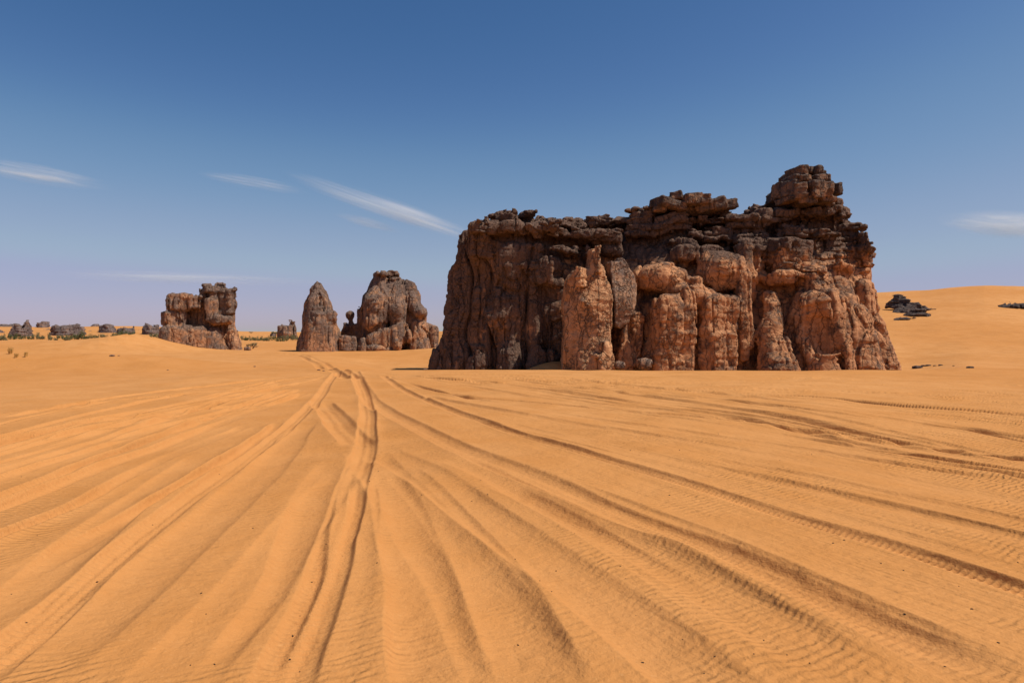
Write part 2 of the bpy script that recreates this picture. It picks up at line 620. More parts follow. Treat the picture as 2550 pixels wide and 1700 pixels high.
# wide soft ruts in front
rut([(905, 1128), (960, 1190), (1015, 1248), (1084, 1340), (1150, 1420), (1215, 1510), (1300, 1660), (1360, 1790)], 0.27, 0.055, 0.45, 0)
rut([(930, 1125), (1000, 1158), (1070, 1195), (1147, 1250), (1288, 1352), (1451, 1465), (1600, 1575), (1760, 1695), (1900, 1800)], 0.23, 0.060, 0.45, 0)
rut([(1120, 1150), (1220, 1190), (1342, 1245), (1478, 1310), (1604, 1372), (1760, 1462), (1900, 1550), (2050, 1640), (2200, 1740)], 0.21, 0.036, 0.4, 0)
rut([(1234, 1210), (1400, 1290), (1550, 1378), (1700, 1470), (1850, 1570), (2060, 1700)], 0.16, 0.030, 0.5, 0)
# fan of older ruts to the right
rut([(963, 937), (1104, 980), (1245, 996), (1478, 1018), (1550, 1029), (1713, 1051), (1929, 1083), (2092, 1107), (2282, 1135), (2550, 1175), (2900, 1225)], 0.108, 0.068, 0.5, 0.0)
rut([(945, 930), (1100, 945), (1266, 956), (1550, 964), (1821, 983), (2038, 996), (2255, 1018), (2550, 1037), (3000, 1070)], 0.158, 0.104, 0.5, 0)
rut([(1500, 962), (1750, 985), (2011, 1007), (2173, 1023), (2444, 1045), (2900, 1085)], 0.130, 0.096, 0.5, 0)
rut([(1400, 1010), (1800, 1052), (2092, 1083), (2363, 1113), (2550, 1135), (2900, 1175)], 0.101, 0.064, 0.5, 0)
rut([(1050, 985), (1300, 1040), (1658, 1097), (1875, 1137), (2130, 1175), (2550, 1250), (2900, 1310)], 0.173, 0.048, 0.5, 0)
rut([(1100, 975), (1350, 1030), (1700, 1080), (2100, 1140), (2550, 1205)], 0.144, 0.040, 0.5, 0)
rut([(1250, 1060), (1500, 1120), (1850, 1190), (2200, 1262), (2550, 1345), (2800, 1400)], 0.144, 0.028, 0.5, 0)
rut([(1700, 1140), (2000, 1190), (2250, 1240), (2550, 1298), (2800, 1345)], 0.115, 0.028, 0.5, 0)
rut([(1100, 1030), (1300, 1082), (1500, 1135), (1720, 1190), (2000, 1262), (2300, 1350), (2550, 1425)], 0.094, 0.020, 0.5, 0)
rut([(1000, 925), (1300, 938), (1700, 952), (2100, 958), (2550, 985)], 0.158, 0.080, 0.5, 0)
rut([(1200, 940), (1500, 952), (2000, 975), (2400, 1000), (2800, 1020)], 0.144, 0.080, 0.5, 0)
rut([(1900, 945), (2250, 950), (2550, 957), (2800, 962)], 0.173, 0.096, 0.5, 0)
rut([(1800, 1180), (2050, 1225), (2300, 1290), (2550, 1375)], 0.072, 0.016, 0.5, 0)
_r = random.Random(31)
for _ in range(26):                                # many faint passes, all coming out of the gap
    x0, x1 = _r.uniform(930, 1500), _r.uniform(2300, 2900)
    y0 = 928 + (x0 - 930) * _r.uniform(0.02, 0.09)
    y1 = y0 + (x1 - x0) * _r.uniform(0.02, 0.19)
    bow = _r.uniform(-0.10, 0.02) * (y1 - y0)
    rut([(x0 + (x1 - x0) * t, y0 + (y1 - y0) * t + bow * math.sin(3.14 * t) + _r.uniform(-2, 2)) for t in (0, 0.2, 0.4, 0.6, 0.8, 1.0)], _r.uniform(0.11, 0.17), _r.uniform(0.02, 0.055), 0.5, 0)
for _ in range(18):
    x0 = _r.uniform(600, 830)
    y0 = 936 + (830 - x0) * _r.uniform(0.05, 0.5)
    y1 = y0 + x0 * _r.uniform(0.13, 0.45)
    rut([(x0 * (1 - t) - 150 * t, y0 + (y1 - y0) * t ** 1.1 + _r.uniform(-2, 2)) for t in (0, 0.2, 0.4, 0.6, 0.8, 1.0)], _r.uniform(0.08, 0.13), _r.uniform(0.03, 0.055), 0.6, 0)
# older ruts to the left
rut([(813, 931), (596, 953), (406, 975), (217, 1007), (0, 1045), (-250, 1085)], 0.110, 0.098, 0.6, 0)
rut([(825, 935), (640, 955), (440, 980), (230, 1012), (0, 1058), (-250, 1110)], 0.083, 0.070, 0.6, 0)
rut([(705, 953), (488, 1002), (271, 1040), (0, 1099), (-200, 1140)], 0.097, 0.078, 0.6, 0)
rut([(790, 945), (600, 985), (380, 1025), (150, 1080), (-100, 1145)], 0.076, 0.057, 0.5, 0)
rut([(732, 969), (542, 1029), (407, 1061), (217, 1110), (0, 1164), (-200, 1215)], 0.110, 0.078, 0.5, 0)
rut([(759, 980), (542, 1056), (407, 1110), (217, 1181), (0, 1262), (-200, 1330)], 0.118, 0.070, 0.5, 0)
rut([(623, 1056), (461, 1121), (325, 1186), (190, 1262), (0, 1349), (-200, 1440)], 0.110, 0.062, 0.5, 0)
rut([(700, 1050), (570, 1150), (488, 1197), (325, 1289), (163, 1381), (0, 1462), (-200, 1570)], 0.110, 0.070, 0.5, 0)
rut([(760, 1060), (650, 1197), (540, 1300), (430, 1395), (300, 1505), (150, 1625), (0, 1750)], 0.20, 0.050, 0.5, 0)
rut([(840, 1150), (790, 1230), (745, 1400), (690, 1510), (610, 1640), (560, 1740)], 0.18, 0.055, 0.5, 0)
rut([(800, 1000), (829, 1040), (878, 1094), (896, 1122)], 0.24, 0.075, 0.6, 0.010)
rut([(905, 1200), (905, 1300), (885, 1420), (850, 1560), (815, 1700), (790, 1800)], 0.13, 0.035, 0.4, 0)
rut([(867, 1175), (759, 1310), (623, 1473), (461, 1663), (380, 1760)], 0.20, 0.042, 0.45, 0)
rut([(940, 1180), (979, 1240), (1028, 1365), (1060, 1527), (1104, 1700), (1120, 1790)], 0.22, 0.045, 0.45, 0)
rut([(985, 1165), (1060, 1230), (1180, 1365), (1277, 1527), (1342, 1700), (1370, 1790)], 0.20, 0.040, 0.45, 0)
rut([(520, 1130), (380, 1230), (250, 1330), (90, 1465), (-100, 1640)], 0.18, 0.038, 0.45, 0)
rut([(1400, 1210), (1620, 1290), (1850, 1385), (2100, 1495), (2350, 1610), (2600, 1730)], 0.14, 0.028, 0.45, 0)
# twin track beyond the brow, towards the spire
rut([(700, 880), (739, 884), (786, 904), (831, 926), (862, 944)], 0.20, 0.10, 0.4, 0)
rut([(745, 880), (777, 890), (820, 906), (856, 922), (885, 940)], 0.20, 0.10, 0.4, 0)


def catmull(P, n=10):
    P = np.array(P)
    P = np.vstack([2 * P[0] - P[1], P, 2 * P[-1] - P[-2]])
    o = []
    for i in range(1, len(P) - 2):
        for t in np.linspace(0, 1, n, endpoint=False):
            a, b, c, d = P[i - 1], P[i], P[i + 1], P[i + 2]
            o.append(0.5 * (2 * b + (c - a) * t + (2 * a - 5 * b + 4 * c - d) * t * t + (3 * b - a - 3 * c + d) * t ** 3))
    o.append(P[-2])
    return np.array(o)


def ground_xy(px, py):
    """where the flat plain lies under a point of the photograph"""
    a = at(px, py, 10.0)
    t = (EYE - (-0.3 if py < 921 else 0.0)) / (EYE - a[2])
    return np.array([a[0] * t, 10.0 * t])


def rut_height(x, y):
    """wheel ruts: added height and a 0..1 wear mask; x, y flat arrays"""
    z = np.zeros(len(x))
    wear = np.zeros(len(x))
    PP = np.stack([x, y, 0 * x], 1).astype(F32)
    sel = (y > 0.5) & (y < 80) & (np.abs(x) < 60)
    ids_all = np.nonzero(sel)[0]
    wob = noise(PP[ids_all], 0.9, 77)
    wob2 = noise(PP[ids_all], 2.6, 78)
    xs, ys = x[ids_all], y[ids_all]
    for q, (pts, w, d, berm, tread, kind, fade) in enumerate(RUTS):
        C = catmull([ground_xy(*p) for p in pts], 8)
        for _ in range(40 if tread else 14):
            C[1:-1] = 0.25 * C[:-2] + 0.5 * C[1:-1] + 0.25 * C[2:]
        m = w * 4.2
        inb = (xs > C[:, 0].min() - m) & (xs < C[:, 0].max() + m) & (ys > C[:, 1].min() - m) & (ys < C[:, 1].max() + m)
        I = np.nonzero(inb)[0]
        if not len(I):
            continue
        X, Y = xs[I], ys[I]
        best = np.full(len(I), 1e9)
        side = np.zeros(len(I))
        arc = np.zeros(len(I))
        endf = np.ones(len(I))
        L = 0
        tot = np.hypot(*(C[1:] - C[:-1]).T).sum()
        for A, B in zip(C[:-1], C[1:]):
            e = B - A
            ln = math.hypot(*e) + 1e-9
            J = np.nonzero((X > min(A[0], B[0]) - m) & (X < max(A[0], B[0]) + m) & (Y > min(A[1], B[1]) - m) & (Y < max(A[1], B[1]) + m))[0]
            if len(J):
                wx, wy = X[J] - A[0], Y[J] - A[1]
                t = np.clip((wx * e[0] + wy * e[1]) / ln ** 2, 0, 1)
                dd = np.hypot(wx - e[0] * t, wy - e[1] * t)
                k = dd < best[J]
                K = J[k]
                best[K] = dd[k]
                side[K] = np.sign(e[0] * wy[k] - e[1] * wx[k])
                arc[K] = L + t[k] * ln
            L += ln
        near = best < m
        I, X, Y, best, side, arc = I[near], X[near], Y[near], best[near], side[near], arc[near]
        endf = sstep(0, 0.8, arc) * sstep(0, 0.8, tot - arc)
        s = side * best + 0.02 * wob[I] * (w / 0.17) + 0.006 * wob2[I]
        u = s / w
        vary = 1 + 0.35 * np.sin(arc * 0.55 + q * 1.7) * np.sin(arc * 0.23 + q) + 0.20 * wob[I] + 0.14 * wob2[I]
        floor_ = np.exp(-(np.abs(u) ** 3.6))
        v_ = np.abs(u) - 1.22
        bl = np.where(v_ < 0, np.exp(-(v_ / 0.20) ** 2), np.exp(-np.abs(v_) / 0.55) * (1 - sstep(2.2, 2.9, v_)))
        asym = 1 + 0.35 * np.sign(u) * math.sin(q * 2.4)
        h = -d * floor_ + d * berm * bl * asym * vary
        if tread:
            near_f = sstep(22, 7, np.hypot(X, Y))
            h = h + tread * near_f * np.sin(arc * (2 * math.pi / 0.06) + 1.2 * np.sin(u * 3)) * np.exp(-(u / 0.85) ** 4)
            h = h + tread * 0.45 * np.cos(u * 9.0) * np.exp(-(u / 0.9) ** 4)
        if not tread:                              # old tracks, partly filled by wind
            h = h * np.clip(0.75 + 0.55 * np.sin(arc * 0.41 + q * 2.1) + 0.35 * np.sin(arc * 0.93 + q), 0.12 if w < 0.175 else 0.6, 1.2)
        z[ids_all[I]] += h * endf
        wear[ids_all[I]] = np.maximum(wear[ids_all[I]], (np.exp(-(u / 1.5) ** 4) * endf) * (1.0 if tread else 0.6))
    return z, wear


def gz(x, y):
    x, y = np.atleast_1d(np.asarray(x, float)), np.atleast_1d(np.asarray(y, float))
    return terrain(x, y) + rut_height(x, y)[0]


def ground_at(px, py, d0=2.0, d1=1500.0):
    """first place where the sight line through a photo point meets the terrain"""
    d = np.geomspace(d0, d1, 3000)
    P = np.array([at(px, py, 1.0)])[0]
    X, Z = P[0] * d, EYE + (P[2] - EYE) * d
    T = terrain(X, d)
    hit = np.nonzero(Z <= T)[0]
    k = hit[0] if len(hit) else len(d) - 1
    return np.array([X[k], d[k], T[k]])


def make_ground():
    rows = [0.6, 1.0, 1.5, 2.0, 2.4, 2.7]
    hp = EYE * FP * 1024 / 2550.0
    rows += list(hp / np.arange(hp / 2.9, hp / 9.0, -0.42))
    rows += list(hp / np.arange(hp / 9.0, hp / 36.0, -0.26))
    rows += list(hp / np.arange(hp / 36.0, 8.0, -0.4))
    rows += list(hp / np.arange(8.0, 1.0, -0.11))
    last = rows[-1]
    rows += list(np.geomspace(last * 1.02, 9000, 60))
    rows = np.array(rows)
    ft = np.linspace(-1.0, 1.0, 1560) * 0.93
    ang = np.arctan(ft)                            # from +Y, to the right
    rest = np.linspace(ang[-1], 2 * math.pi + ang[0], 90)[1:-1]
    ang = np.concatenate([ang, rest])
    A, D = np.meshgrid(ang, rows, indexing='ij')
    dist = np.where(np.abs(A) < 0.8, D / np.maximum(np.cos(A), 0.5), D)
    dist = np.where(A > ang[1559], D / math.cos(ang[1559]), dist)
    x, y = (np.sin(A) * dist).ravel(), (np.cos(A) * dist).ravel()
    z = terrain(x, y)
    rz, wear = rut_height(x, y)
    z = z + rz
    na, nr = len(ang), len(rows)
    V = np.stack([x, y, z], 1)
    V = np.vstack([V, [[0, 0, float(z[:nr * na:nr].mean())]]])
    i = np.arange(na)
    j = np.arange(nr - 1)
    I, J = np.meshgrid(i, j, indexing='ij')
    In = (I + 1) % na
    Q = np.stack([I * nr + J, I * nr + J + 1, In * nr + J + 1, In * nr + J], -1).reshape(-1, 4)
    Q = Q[:, ::-1]
    c = len(V) - 1
    ev = np.arange(0, na - 1, 2)
    o = mesh_np('ground', V, Q, sand_material())
    at_ = o.data.attributes.new('wear', 'FLOAT', 'POINT')
    at_.data.foreach_set('value', np.append(wear, 0).astype(F32))
    tag(o, 'orange desert sand crossed by wheel ruts and wind ripples', None, None, 'structure')
    return o


def sand_material():
    m = N('sand')
    p = m.pos()
    big = m.noise(p, 0.05, 3, 0.5)
    mid = m.noise(p, 0.9, 4, 0.6)
    grain = m.noise(p, 170.0, 2, 0.8)
    grit = m.noise(p, 70.0, 3, 0.7)
    streak = m.noise(m.pos((1, 1, 1), (0, 0, R(14))), 0.35, 4, 0.6)
    c = m.mix(m.ramp(big, 0.35, 0.65), (0.525, 0.228, 0.068), (0.578, 0.270, 0.092))
    c = m.mix(m.ramp(mid, 0.3, 0.75, 0, 0.5), c, (0.45, 0.178, 0.042))
    c = m.mix(m.ramp(m.noise(p, 24.0, 4, 0.7), 0.45, 0.75, 0, 0.30), c, (0.40, 0.165, 0.045))
    c = m.mix(m.ramp(m.noise(p, 38.0, 3, 0.7), 0.55, 0.8, 0, 0.30), c, (0.70, 0.385, 0.16))
    at_ = m.n('Attribute', attribute_name='wear')
    c = m.mix(m.math('MULTIPLY', at_.outputs['Fac'], 0.18), c, (0.60, 0.288, 0.108))
    c = m.mix(m.ramp(grain, 0.58, 0.80, 0, 0.55), c, (0.20, 0.085, 0.03))
    c = m.mix(m.ramp(grit, 0.66, 0.80, 0, 0.5), c, (0.22, 0.11, 0.06))
    c = m.mix(m.ramp(grain, 0.40, 0.22, 0, 0.35), c, (0.73, 0.395, 0.16))
    m.l(c, m.b.inputs['Base Color'])
    m.b.inputs['Specular IOR Level'].default_value = 0.05
    # wind ripples, bent by noise, missing in patches and where wheels pressed the sand

    def ripples(rot, scale, seed, warp):
        wp = m.n('TexNoise')
        wp.inputs['Scale'].default_value = 1.1
        wp.inputs['Detail'].default_value = 4
        wp.inputs['Roughness'].default_value = 0.6
        off = m.n('Mapping')
        off.inputs['Location'].default_value = (seed, seed * 2, 0)
        m.l(p, off.inputs['Vector'])
        m.l(off.outputs[0], wp.inputs['Vector'])
        k = m.n('VectorMath', operation='SCALE')
        k.inputs['Scale'].default_value = warp
        m.l(wp.outputs['Color'], k.inputs[0])
        a = m.n('VectorMath', operation='ADD')
        m.l(m.pos((1, 1, 1), (0, 0, R(rot))), a.inputs[0])
        m.l(k.outputs[0], a.inputs[1])
        wv = m.n('TexWave', wave_type='BANDS', bands_direction='X', wave_profile='SIN')
        wv.inputs['Scale'].default_value = scale
        wv.inputs['Distortion'].default_value = 3.2
        wv.inputs['Detail'].default_value = 2.0
        wv.inputs['Detail Scale'].default_value = 2.2
        m.l(a.outputs[0], wv.inputs['Vector'])
        return wv.outputs['Fac']
    r1 = m.math('MULTIPLY', ripples(62, 4.4, 3.0, 0.32), m.ramp(streak, 0.44, 0.60, 0.04, 1))
    r2 = m.math('MULTIPLY', ripples(98, 3.1, 9.0, 0.5), m.ramp(m.noise(p, 0.5, 3), 0.5, 0.68))
    keep = m.math('SUBTRACT', 1.0, m.math('MULTIPLY', at_.outputs['Fac'], 0.92))
    rp = m.math('MULTIPLY', m.math('ADD', r1, m.math('MULTIPLY', r2, 0.7)), keep)
    nb = m.bump(rp, 0.0115)
    nb = m.bump(m.noise(p, 9.0, 4, 0.65), 0.02, 1.0, nb)
    nb = m.bump(m.noise(p, 32.0, 3, 0.7), 0.006, 1.0, nb)
    nb = m.bump(grain, 0.0022, 1.0, nb)
    mp2 = m.n('Mapping')
    mp2.inputs['Scale'].default_value = (0.12, 2.6, 1)
    m.l(m.pos((1, 1, 1), (0, 0, R(62))), mp2.inputs['Vector'])
    gx = m.n('SeparateXYZ')
    m.l(p, gx.inputs[0])
    nb = m.bump(m.math('MULTIPLY', m.noise(mp2.outputs[0], 1.0, 4, 0.62), m.ramp(gx.outputs[0], -1.5, 2.5)), 0.06, 1.0, nb)
    nb = m.bump(m.noise(p, 0.9, 4, 0.6), 0.06, 1.0, nb)
    m.l(nb, m.b.inputs['Normal'])
    return m.m


ground = make_ground()


# ------------------------------------------------------------------ rock detail
def rock_detail(z0, z1, seed, s=1.0, amp=1.0, blocks=1.0, cols=1.0, fine=1.0):
    def fn(P):
        wv = np.stack([noise(P, 0.6 / s, seed + k) for k in range(3)], 1)
        lo = z0(P) if callable(z0) else z0
        ck = cols(P) if callable(cols) else cols
        up = sstep(lo, lo + z1, P[:, 2] + 1.7 * s * wv[:, 0] + 0.8 * s * noise(P, 0.25 / s, seed + 80))
        Pw = P + 0.38 * s * wv
        d = np.zeros(len(P), F32)
        # flat beds above: each bed sticks out or falls back by its own amount, split by upright joints
        zl = P[:, 2] / (0.40 * s) + 0.8 * wv[:, 1] + 0.35 * noise(P, 1.4 / s, seed + 81)
        bed = np.floor(zl)
        fr = zl - bed
        B = np.stack([P[:, 0], P[:, 1], bed * 17.3 * s], 1).astype(F32)
        ledge = noise(B, np.array([0.42, 0.42, 1.0]) / s, seed + 31)
        gap = np.exp(-(np.minimum(fr, 1 - fr) / 0.10) ** 2)
        e, r = voro(np.stack([P[:, 0] + 0.25 * s * wv[:, 0], P[:, 1] + 0.25 * s * wv[:, 2], bed // 2 * 5.7 * s], 1).astype(F32), np.array([0.62, 0.62, 1.0]) / s, seed + 5, 0.85)
        joint = np.exp(-(e / 0.07) ** 2)
        d += up * blocks * (0.30 * ledge + 0.13 * gap + 0.24 * joint + 0.40 * (r - 0.5))
        d += (1 - up) * 0.22 * blocks * (0.30 * ledge + 0.13 * gap)
        # broad upright ribs below, parted by narrow clefts
        e, r = voro(P * np.array([1, 1, 0.05], F32) + 0.30 * s * wv, np.array([0.42, 0.42, 0.42]) / s, seed + 9, 0.85)
        d += (1 - up) * ck * (0.34 * np.exp(-(e / 0.055) ** 2) + 0.34 * (r - 0.5))
        e, r = voro(P * np.array([1, 1, 0.07], F32) + 0.2 * s * wv, np.array([0.95, 0.95, 0.95]) / s, seed + 10, 0.85)
        d += (1 - up) * ck * (0.20 * np.exp(-(e / 0.05) ** 2) + 0.12 * (r - 0.5))
        fl = np.abs(noise(P + 0.15 * s * wv, np.array([1.5, 1.5, 0.10]) / s, seed + 12))
        d += (1 - up) * ck * 0.10 * (1 - sstep(0, 0.16, fl))
        # broken facets and cracks
        e, r = voro(P + 0.12 * s * wv, np.array([1.5, 1.5, 1.9]) / s, seed + 7, 0.9)
        rough = 0.32 + 0.68 * up
        d += fine * rough * (0.07 * np.exp(-(e / 0.07) ** 2) + 0.17 * (r - 0.5))
        e, r = voro(P + 0.08 * s * wv, np.array([3.4, 3.4, 4.2]) / s, seed + 8, 0.9)
        d += fine * rough * (0.03 * np.exp(-(e / 0.09) ** 2) + 0.10 * (r - 0.5))
        d += 0.22 * fbm(P, 0.42 / s, seed + 40, 2) + 0.03 * fine * noise(P, 6.0 / s, seed + 60)
        return (d * amp * s).astype(F32)
    return fn


# ------------------------------------------------------------------ the massif
H = 0.062
fld = Field((-6.0, 34.0, -1.7), (22.6, 51.0, 12.4), H)
outline = [(1046, 990, 41), (1066, 924, 41.2), (1086, 872, 41.4), (1095, 787, 41.6), (1110, 669, 42), (1129, 646, 42), (1134, 609, 42.2), (1140, 580, 42.4), (1161, 564, 42.4), (1191, 557, 42),
           (1206, 546, 43), (1228, 539, 43.5), (1279, 535, 44), (1316, 531, 44), (1346, 535, 44), (1401, 545, 44.2), (1457, 550, 44.4), (1476, 538, 44.4), (1494, 534, 44.4), (1535, 543, 44.2), (1583, 541, 43.4),
           (1610, 534, 42.8), (1640, 518, 42.4), (1700, 512, 42.4), (1787, 517, 42.8), (1833, 524, 43.4), (1875, 519, 43.2), (1923, 506, 42.8), (1960, 500, 42.4), (2050, 497, 42), (2105, 503, 41.6),
           (2130, 522, 41.4), (2145, 557, 41), (2160, 583, 41), (2174, 617, 41), (2172, 646, 40.8), (2177, 698, 40.3), (2191, 750, 40), (2214, 824, 39.8), (2236, 916, 40), (2252, 990, 40)]
ctrl = [(1070, 920, 41.3), (1095, 800, 41.6), (1112, 680, 41.9), (1142, 590, 42.2), (1150, 640, 41.4), (1195, 600, 40.6), (1230, 900, 40.4), (1390, 900, 39.9), (1250, 720, 40.3), (1390, 720, 39.6), (1300, 620, 39.7),
        (1300, 575, 40.8), (1420, 600, 41.2), (1300, 535, 43.6), (1450, 555, 44.2), (1500, 640, 41.2), (1530, 560, 43.8), (1560, 680, 40.6), (1590, 600, 41.6), (1640, 540, 42.0),
        (1550, 900, 38.2), (1650, 900, 36.7), (1650, 760, 37.3), (1650, 650, 39.9), (1750, 560, 42.0), (1750, 650, 39.6), (1750, 750, 37.8), (1750, 900, 36.7), (1780, 522, 43.8), (1830, 800, 37.8), (1870, 900, 38.0), (1870, 760, 39.0),
        (1870, 650, 40.3), (1900, 540, 42.2), (1950, 900, 36.9), (2000, 620, 39.9), (2000, 540, 41.4), (2050, 700, 38.4), (2050, 800, 37.2), (2050, 900, 36.6), (2100, 560, 40.8), (2150, 650, 40.8), (2150, 800, 38.5),
        (2200, 900, 38.7), (2235, 916, 40.0), (2000, 503, 42.0)]
fld.mass(outline, 40.3, ctrl, 49.0, inset=0.10)
# left face: corner block, overhanging shelf, bulging curtain, flared apron
fld.box(1182, 612, 41.2, 28, 40, 1.2, rot=14, rnd=0.3)
fld.box(1275, 575, 41.0, 110, 16, 1.6, rnd=0.3)
fld.box(1430, 590, 41.4, 110, 16, 1.6, roll=-3, rnd=0.3)
fld.box(1400, 628, 40.6, 90, 12, 1.4, roll=-8, rnd=0.3)
fld.ell(1275, 660, 40.2, 52, 62, 0.9)
fld.ell(1370, 690, 39.8, 42, 62, 0.8)
fld.ell(1240, 770, 40.4, 48, 60, 0.6)
fld.ell(1180, 690, 40.4, 28, 26, 0.7, cut=True)
fld.ell(1330, 735, 39.5, 60, 22, 0.6, cut=True)
for t in ([(1125, 780, 42.0, 18), (1098, 940, 41.6, 30)], [(1175, 780, 41.5, 16), (1140, 940, 41.1, 30)], [(1240, 750, 41.0, 20), (1190, 940, 40.4, 36)],
          [(1290, 770, 40.6, 20), (1262, 940, 39.9, 40)], [(1340, 780, 40.4, 22), (1335, 926, 39.8, 36)]):
    fld.tube(t, 0.3)
fld.ell(1365, 888, 39.9, 46, 34, 0.8)
for t in ([(1160, 800, 41.0, 8), (1120, 925, 40.6, 7)], [(1255, 830, 40.0, 9), (1200, 925, 39.7, 7)], [(1395, 660, 39.3, 9), (1402, 900, 39.3, 12)], [(1225, 640, 40.0, 8), (1215, 760, 40.1, 8)]):
    fld.tube(t, 0.25, cut=True)
# middle: buttress behind the pillar and the rounded columns
fld.box(1562, 850, 37.9, 36, 80, 1.0, rot=12, roll=-10, rnd=0.35)
fld.box(1652, 850, 37.0, 36, 112, 0.9, rot=8, roll=-1, rnd=0.45, k=0.3)
fld.box(1706, 840, 37.2, 24, 126, 0.9, rot=-6, roll=-3, rnd=0.4, k=0.25)
fld.box(1786, 850, 37.3, 52, 118, 0.9, rot=5, roll=-2, rnd=0.4, k=0.3)
fld.box(1798, 885, 36.9, 38, 60, 0.8, rot=2, rnd=0.25, k=0.2)
fld.box(1848, 790, 38.0, 22, 110, 0.9, rot=-10, roll=2, rnd=0.4, k=0.3)
fld.ell(1728, 735, 37.6, 72, 30, 1.0, roll=-12)
fld.ell(1645, 694, 38.4, 68, 44, 1.7, k=0.35)
fld.ell(1728, 698, 37.5, 27, 13, 0.5, k=0.1)
fld.box(1730, 632, 39.5, 56, 22, 1.1, rnd=0.35)
fld.ell(1798, 672, 38.5, 62, 52, 1.5, k=0.35)
fld.tube([(1852, 612, 39.1, 24), (1868, 700, 38.7, 22), (1862, 760, 38.6, 15)], 0.2)
fld.tube([(1885, 615, 39.3, 22), (1900, 690, 38.9, 16)], 0.2)
fld.box(1970, 638, 38.9, 50, 42, 0.9, rot=8, rnd=0.25)
fld.box(1943, 696, 38.2, 34, 20, 0.8, rnd=0.3)
fld.box(1800, 690, 38.0, 50, 18, 0.4, roll=4, rnd=0.25)
# right: lit buttress, big dome with its hollow, flaring ribs
fld.tube([(1918, 742, 37.9, 24), (1924, 830, 37.2, 36), (1938, 930, 36.5, 56)], 0.3)
fld.tube([(2020, 705, 38.2, 42), (2035, 780, 37.6, 66), (2050, 930, 37.0, 84)], 0.35)
fld.tube([(2085, 720, 38.3, 36), (2110, 800, 37.6, 52), (2140, 930, 37.0, 62)], 0.3)
fld.ell(2040, 822, 36.0, 40, 80, 0.75, cut=True, k=0.3, roll=14)
fld.ell(2075, 880, 36.0, 22, 70, 0.6, cut=True, k=0.3, roll=20)
fld.tube([(1985, 760, 37.0, 8), (1975, 830, 36.5, 9), (2000, 920, 36.1, 10)], 0.25, cut=True)
fld.tube([(2096, 760, 36.9, 10), (2108, 850, 36.3, 10), (2112, 925, 36.0, 9)], 0.3, cut=True)
fld.tube([(2150, 720, 39.2, 24), (2178, 820, 38.6, 30), (2205, 930, 38.2, 36)], 0.3)
fld.ell(2138, 612, 40.6, 18, 50, 1.4)
fld.tube([(2070, 530, 42.0, 36), (2110, 600, 41.6, 40), (2130, 690, 41.2, 36)], 0.3)
fld.ell(2108, 640, 38.6, 22, 46, 0.7, cut=True)
fld.tube([(2085, 610, 39.3, 11), (2090, 665, 39.1, 10)], 0.15)
fld.tube([(2110, 606, 39.4, 11), (2117, 668, 39.2, 9)], 0.15)
# deep vertical clefts
for t in ([(1618, 760, 36.8, 7), (1606, 925, 36.4, 14)], [(1675, 760, 36.3, 6), (1684, 930, 35.7, 5)], [(1733, 775, 36.6, 6), (1738, 930, 35.9, 4)], [(1875, 700, 38.2, 9), (1884, 800, 37.8, 12), (1872, 930, 37.5, 20)],
          [(1912, 600, 39.0, 9), (1905, 680, 38.7, 9)]):
    fld.tube(t, 0.2, cut=True)
# upper ledges and blocks of the right half
for px, py, Y, ww, hh, dd, ro, rl in ((1600, 560, 41.2, 36, 34, 1.0, -25, 0), (1690, 560, 40.9, 60, 20, 1.0, 5, 6), (1800, 575, 40.3, 46, 20, 0.9, 10, 4), (1745, 590, 40.0, 34, 11, 0.8, 0, -3), (1870, 570, 40.2, 30, 26, 0.9, -12, 0),
                                      (1925, 545, 40.3, 44, 18, 0.9, 8, 6), (1985, 575, 39.6, 46, 18, 0.8, -5, -4), (2040, 530, 40.1, 40, 16, 0.9, 8, 0), (2084, 540, 40.2, 18, 26, 0.8, 20, 0), (2060, 580, 39.4, 42, 14, 0.9, 4, 3), (1905, 518, 41.6, 40, 8, 0.8, 0, 8),
                                      (1780, 545, 41.2, 40, 10, 0.9, 0, -4), (1840, 600, 39.6, 26, 10, 0.7, 14, 0), (1990, 535, 40.4, 26, 14, 0.7, 20, 0), (1700, 605, 39.9, 40, 9, 0.8, -8, -6)):
    fld.box(px, py, Y + 0.7, ww, hh, dd, ro, rl, 0.16, 0.08)
# boulders along the left rim
for px, py, Y, ww, hh, dd, ro in ((1218, 566, 40.6, 26, 18, 0.8, 14), (1232, 541, 42.2, 22, 8, 0.8, 0), (1262, 548, 41.6, 26, 13, 0.8, -12), (1313, 566, 40.4, 36, 15, 0.8, 6), (1318, 534, 43.0, 24, 10, 1.0, 20), (1364, 550, 41.8, 32, 17, 0.8, -8), (1420, 560, 41.8, 34, 13, 0.9, 8),
                                  (1490, 548, 43.0, 30, 15, 0.9, -6), (1550, 552, 42.6, 42, 12, 0.9, 6), (1390, 615, 40.2, 22, 12, 0.5, 0), (1440, 622, 40.2, 26, 13, 0.6, 18), (1500, 600, 41.0, 30, 16, 0.7, -10), (1520, 625, 40.6, 24, 12, 0.6, 10)):
    fld.box(px, py, Y, ww, hh, dd, ro, 0, 0.25, 0.1)
fld.detail(rock_detail(lambda P: np.interp(P[:, 0], [-5, 3, 7, 12, 20], [7.3, 7.2, 6.3, 5.6, 5.4]), 1.2, 11, cols=lambda P: np.interp(P[:, 0], [2, 6.5], [1.0, 0.5]).astype(F32)))
fld.box(2200, 548, 40, 34, 50, 6.0, rot=-27.6, rnd=0.3, k=0.1, cut=True)        # the right shoulder slopes, nothing juts out
massif_loc = (8.5, 41.0, -0.6)
massif = empty('rock_massif', massif_loc, 'huge broad sandstone outcrop with flat dark top, largest rock in the scene', 'rock formation')
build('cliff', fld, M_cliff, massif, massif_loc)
del fld

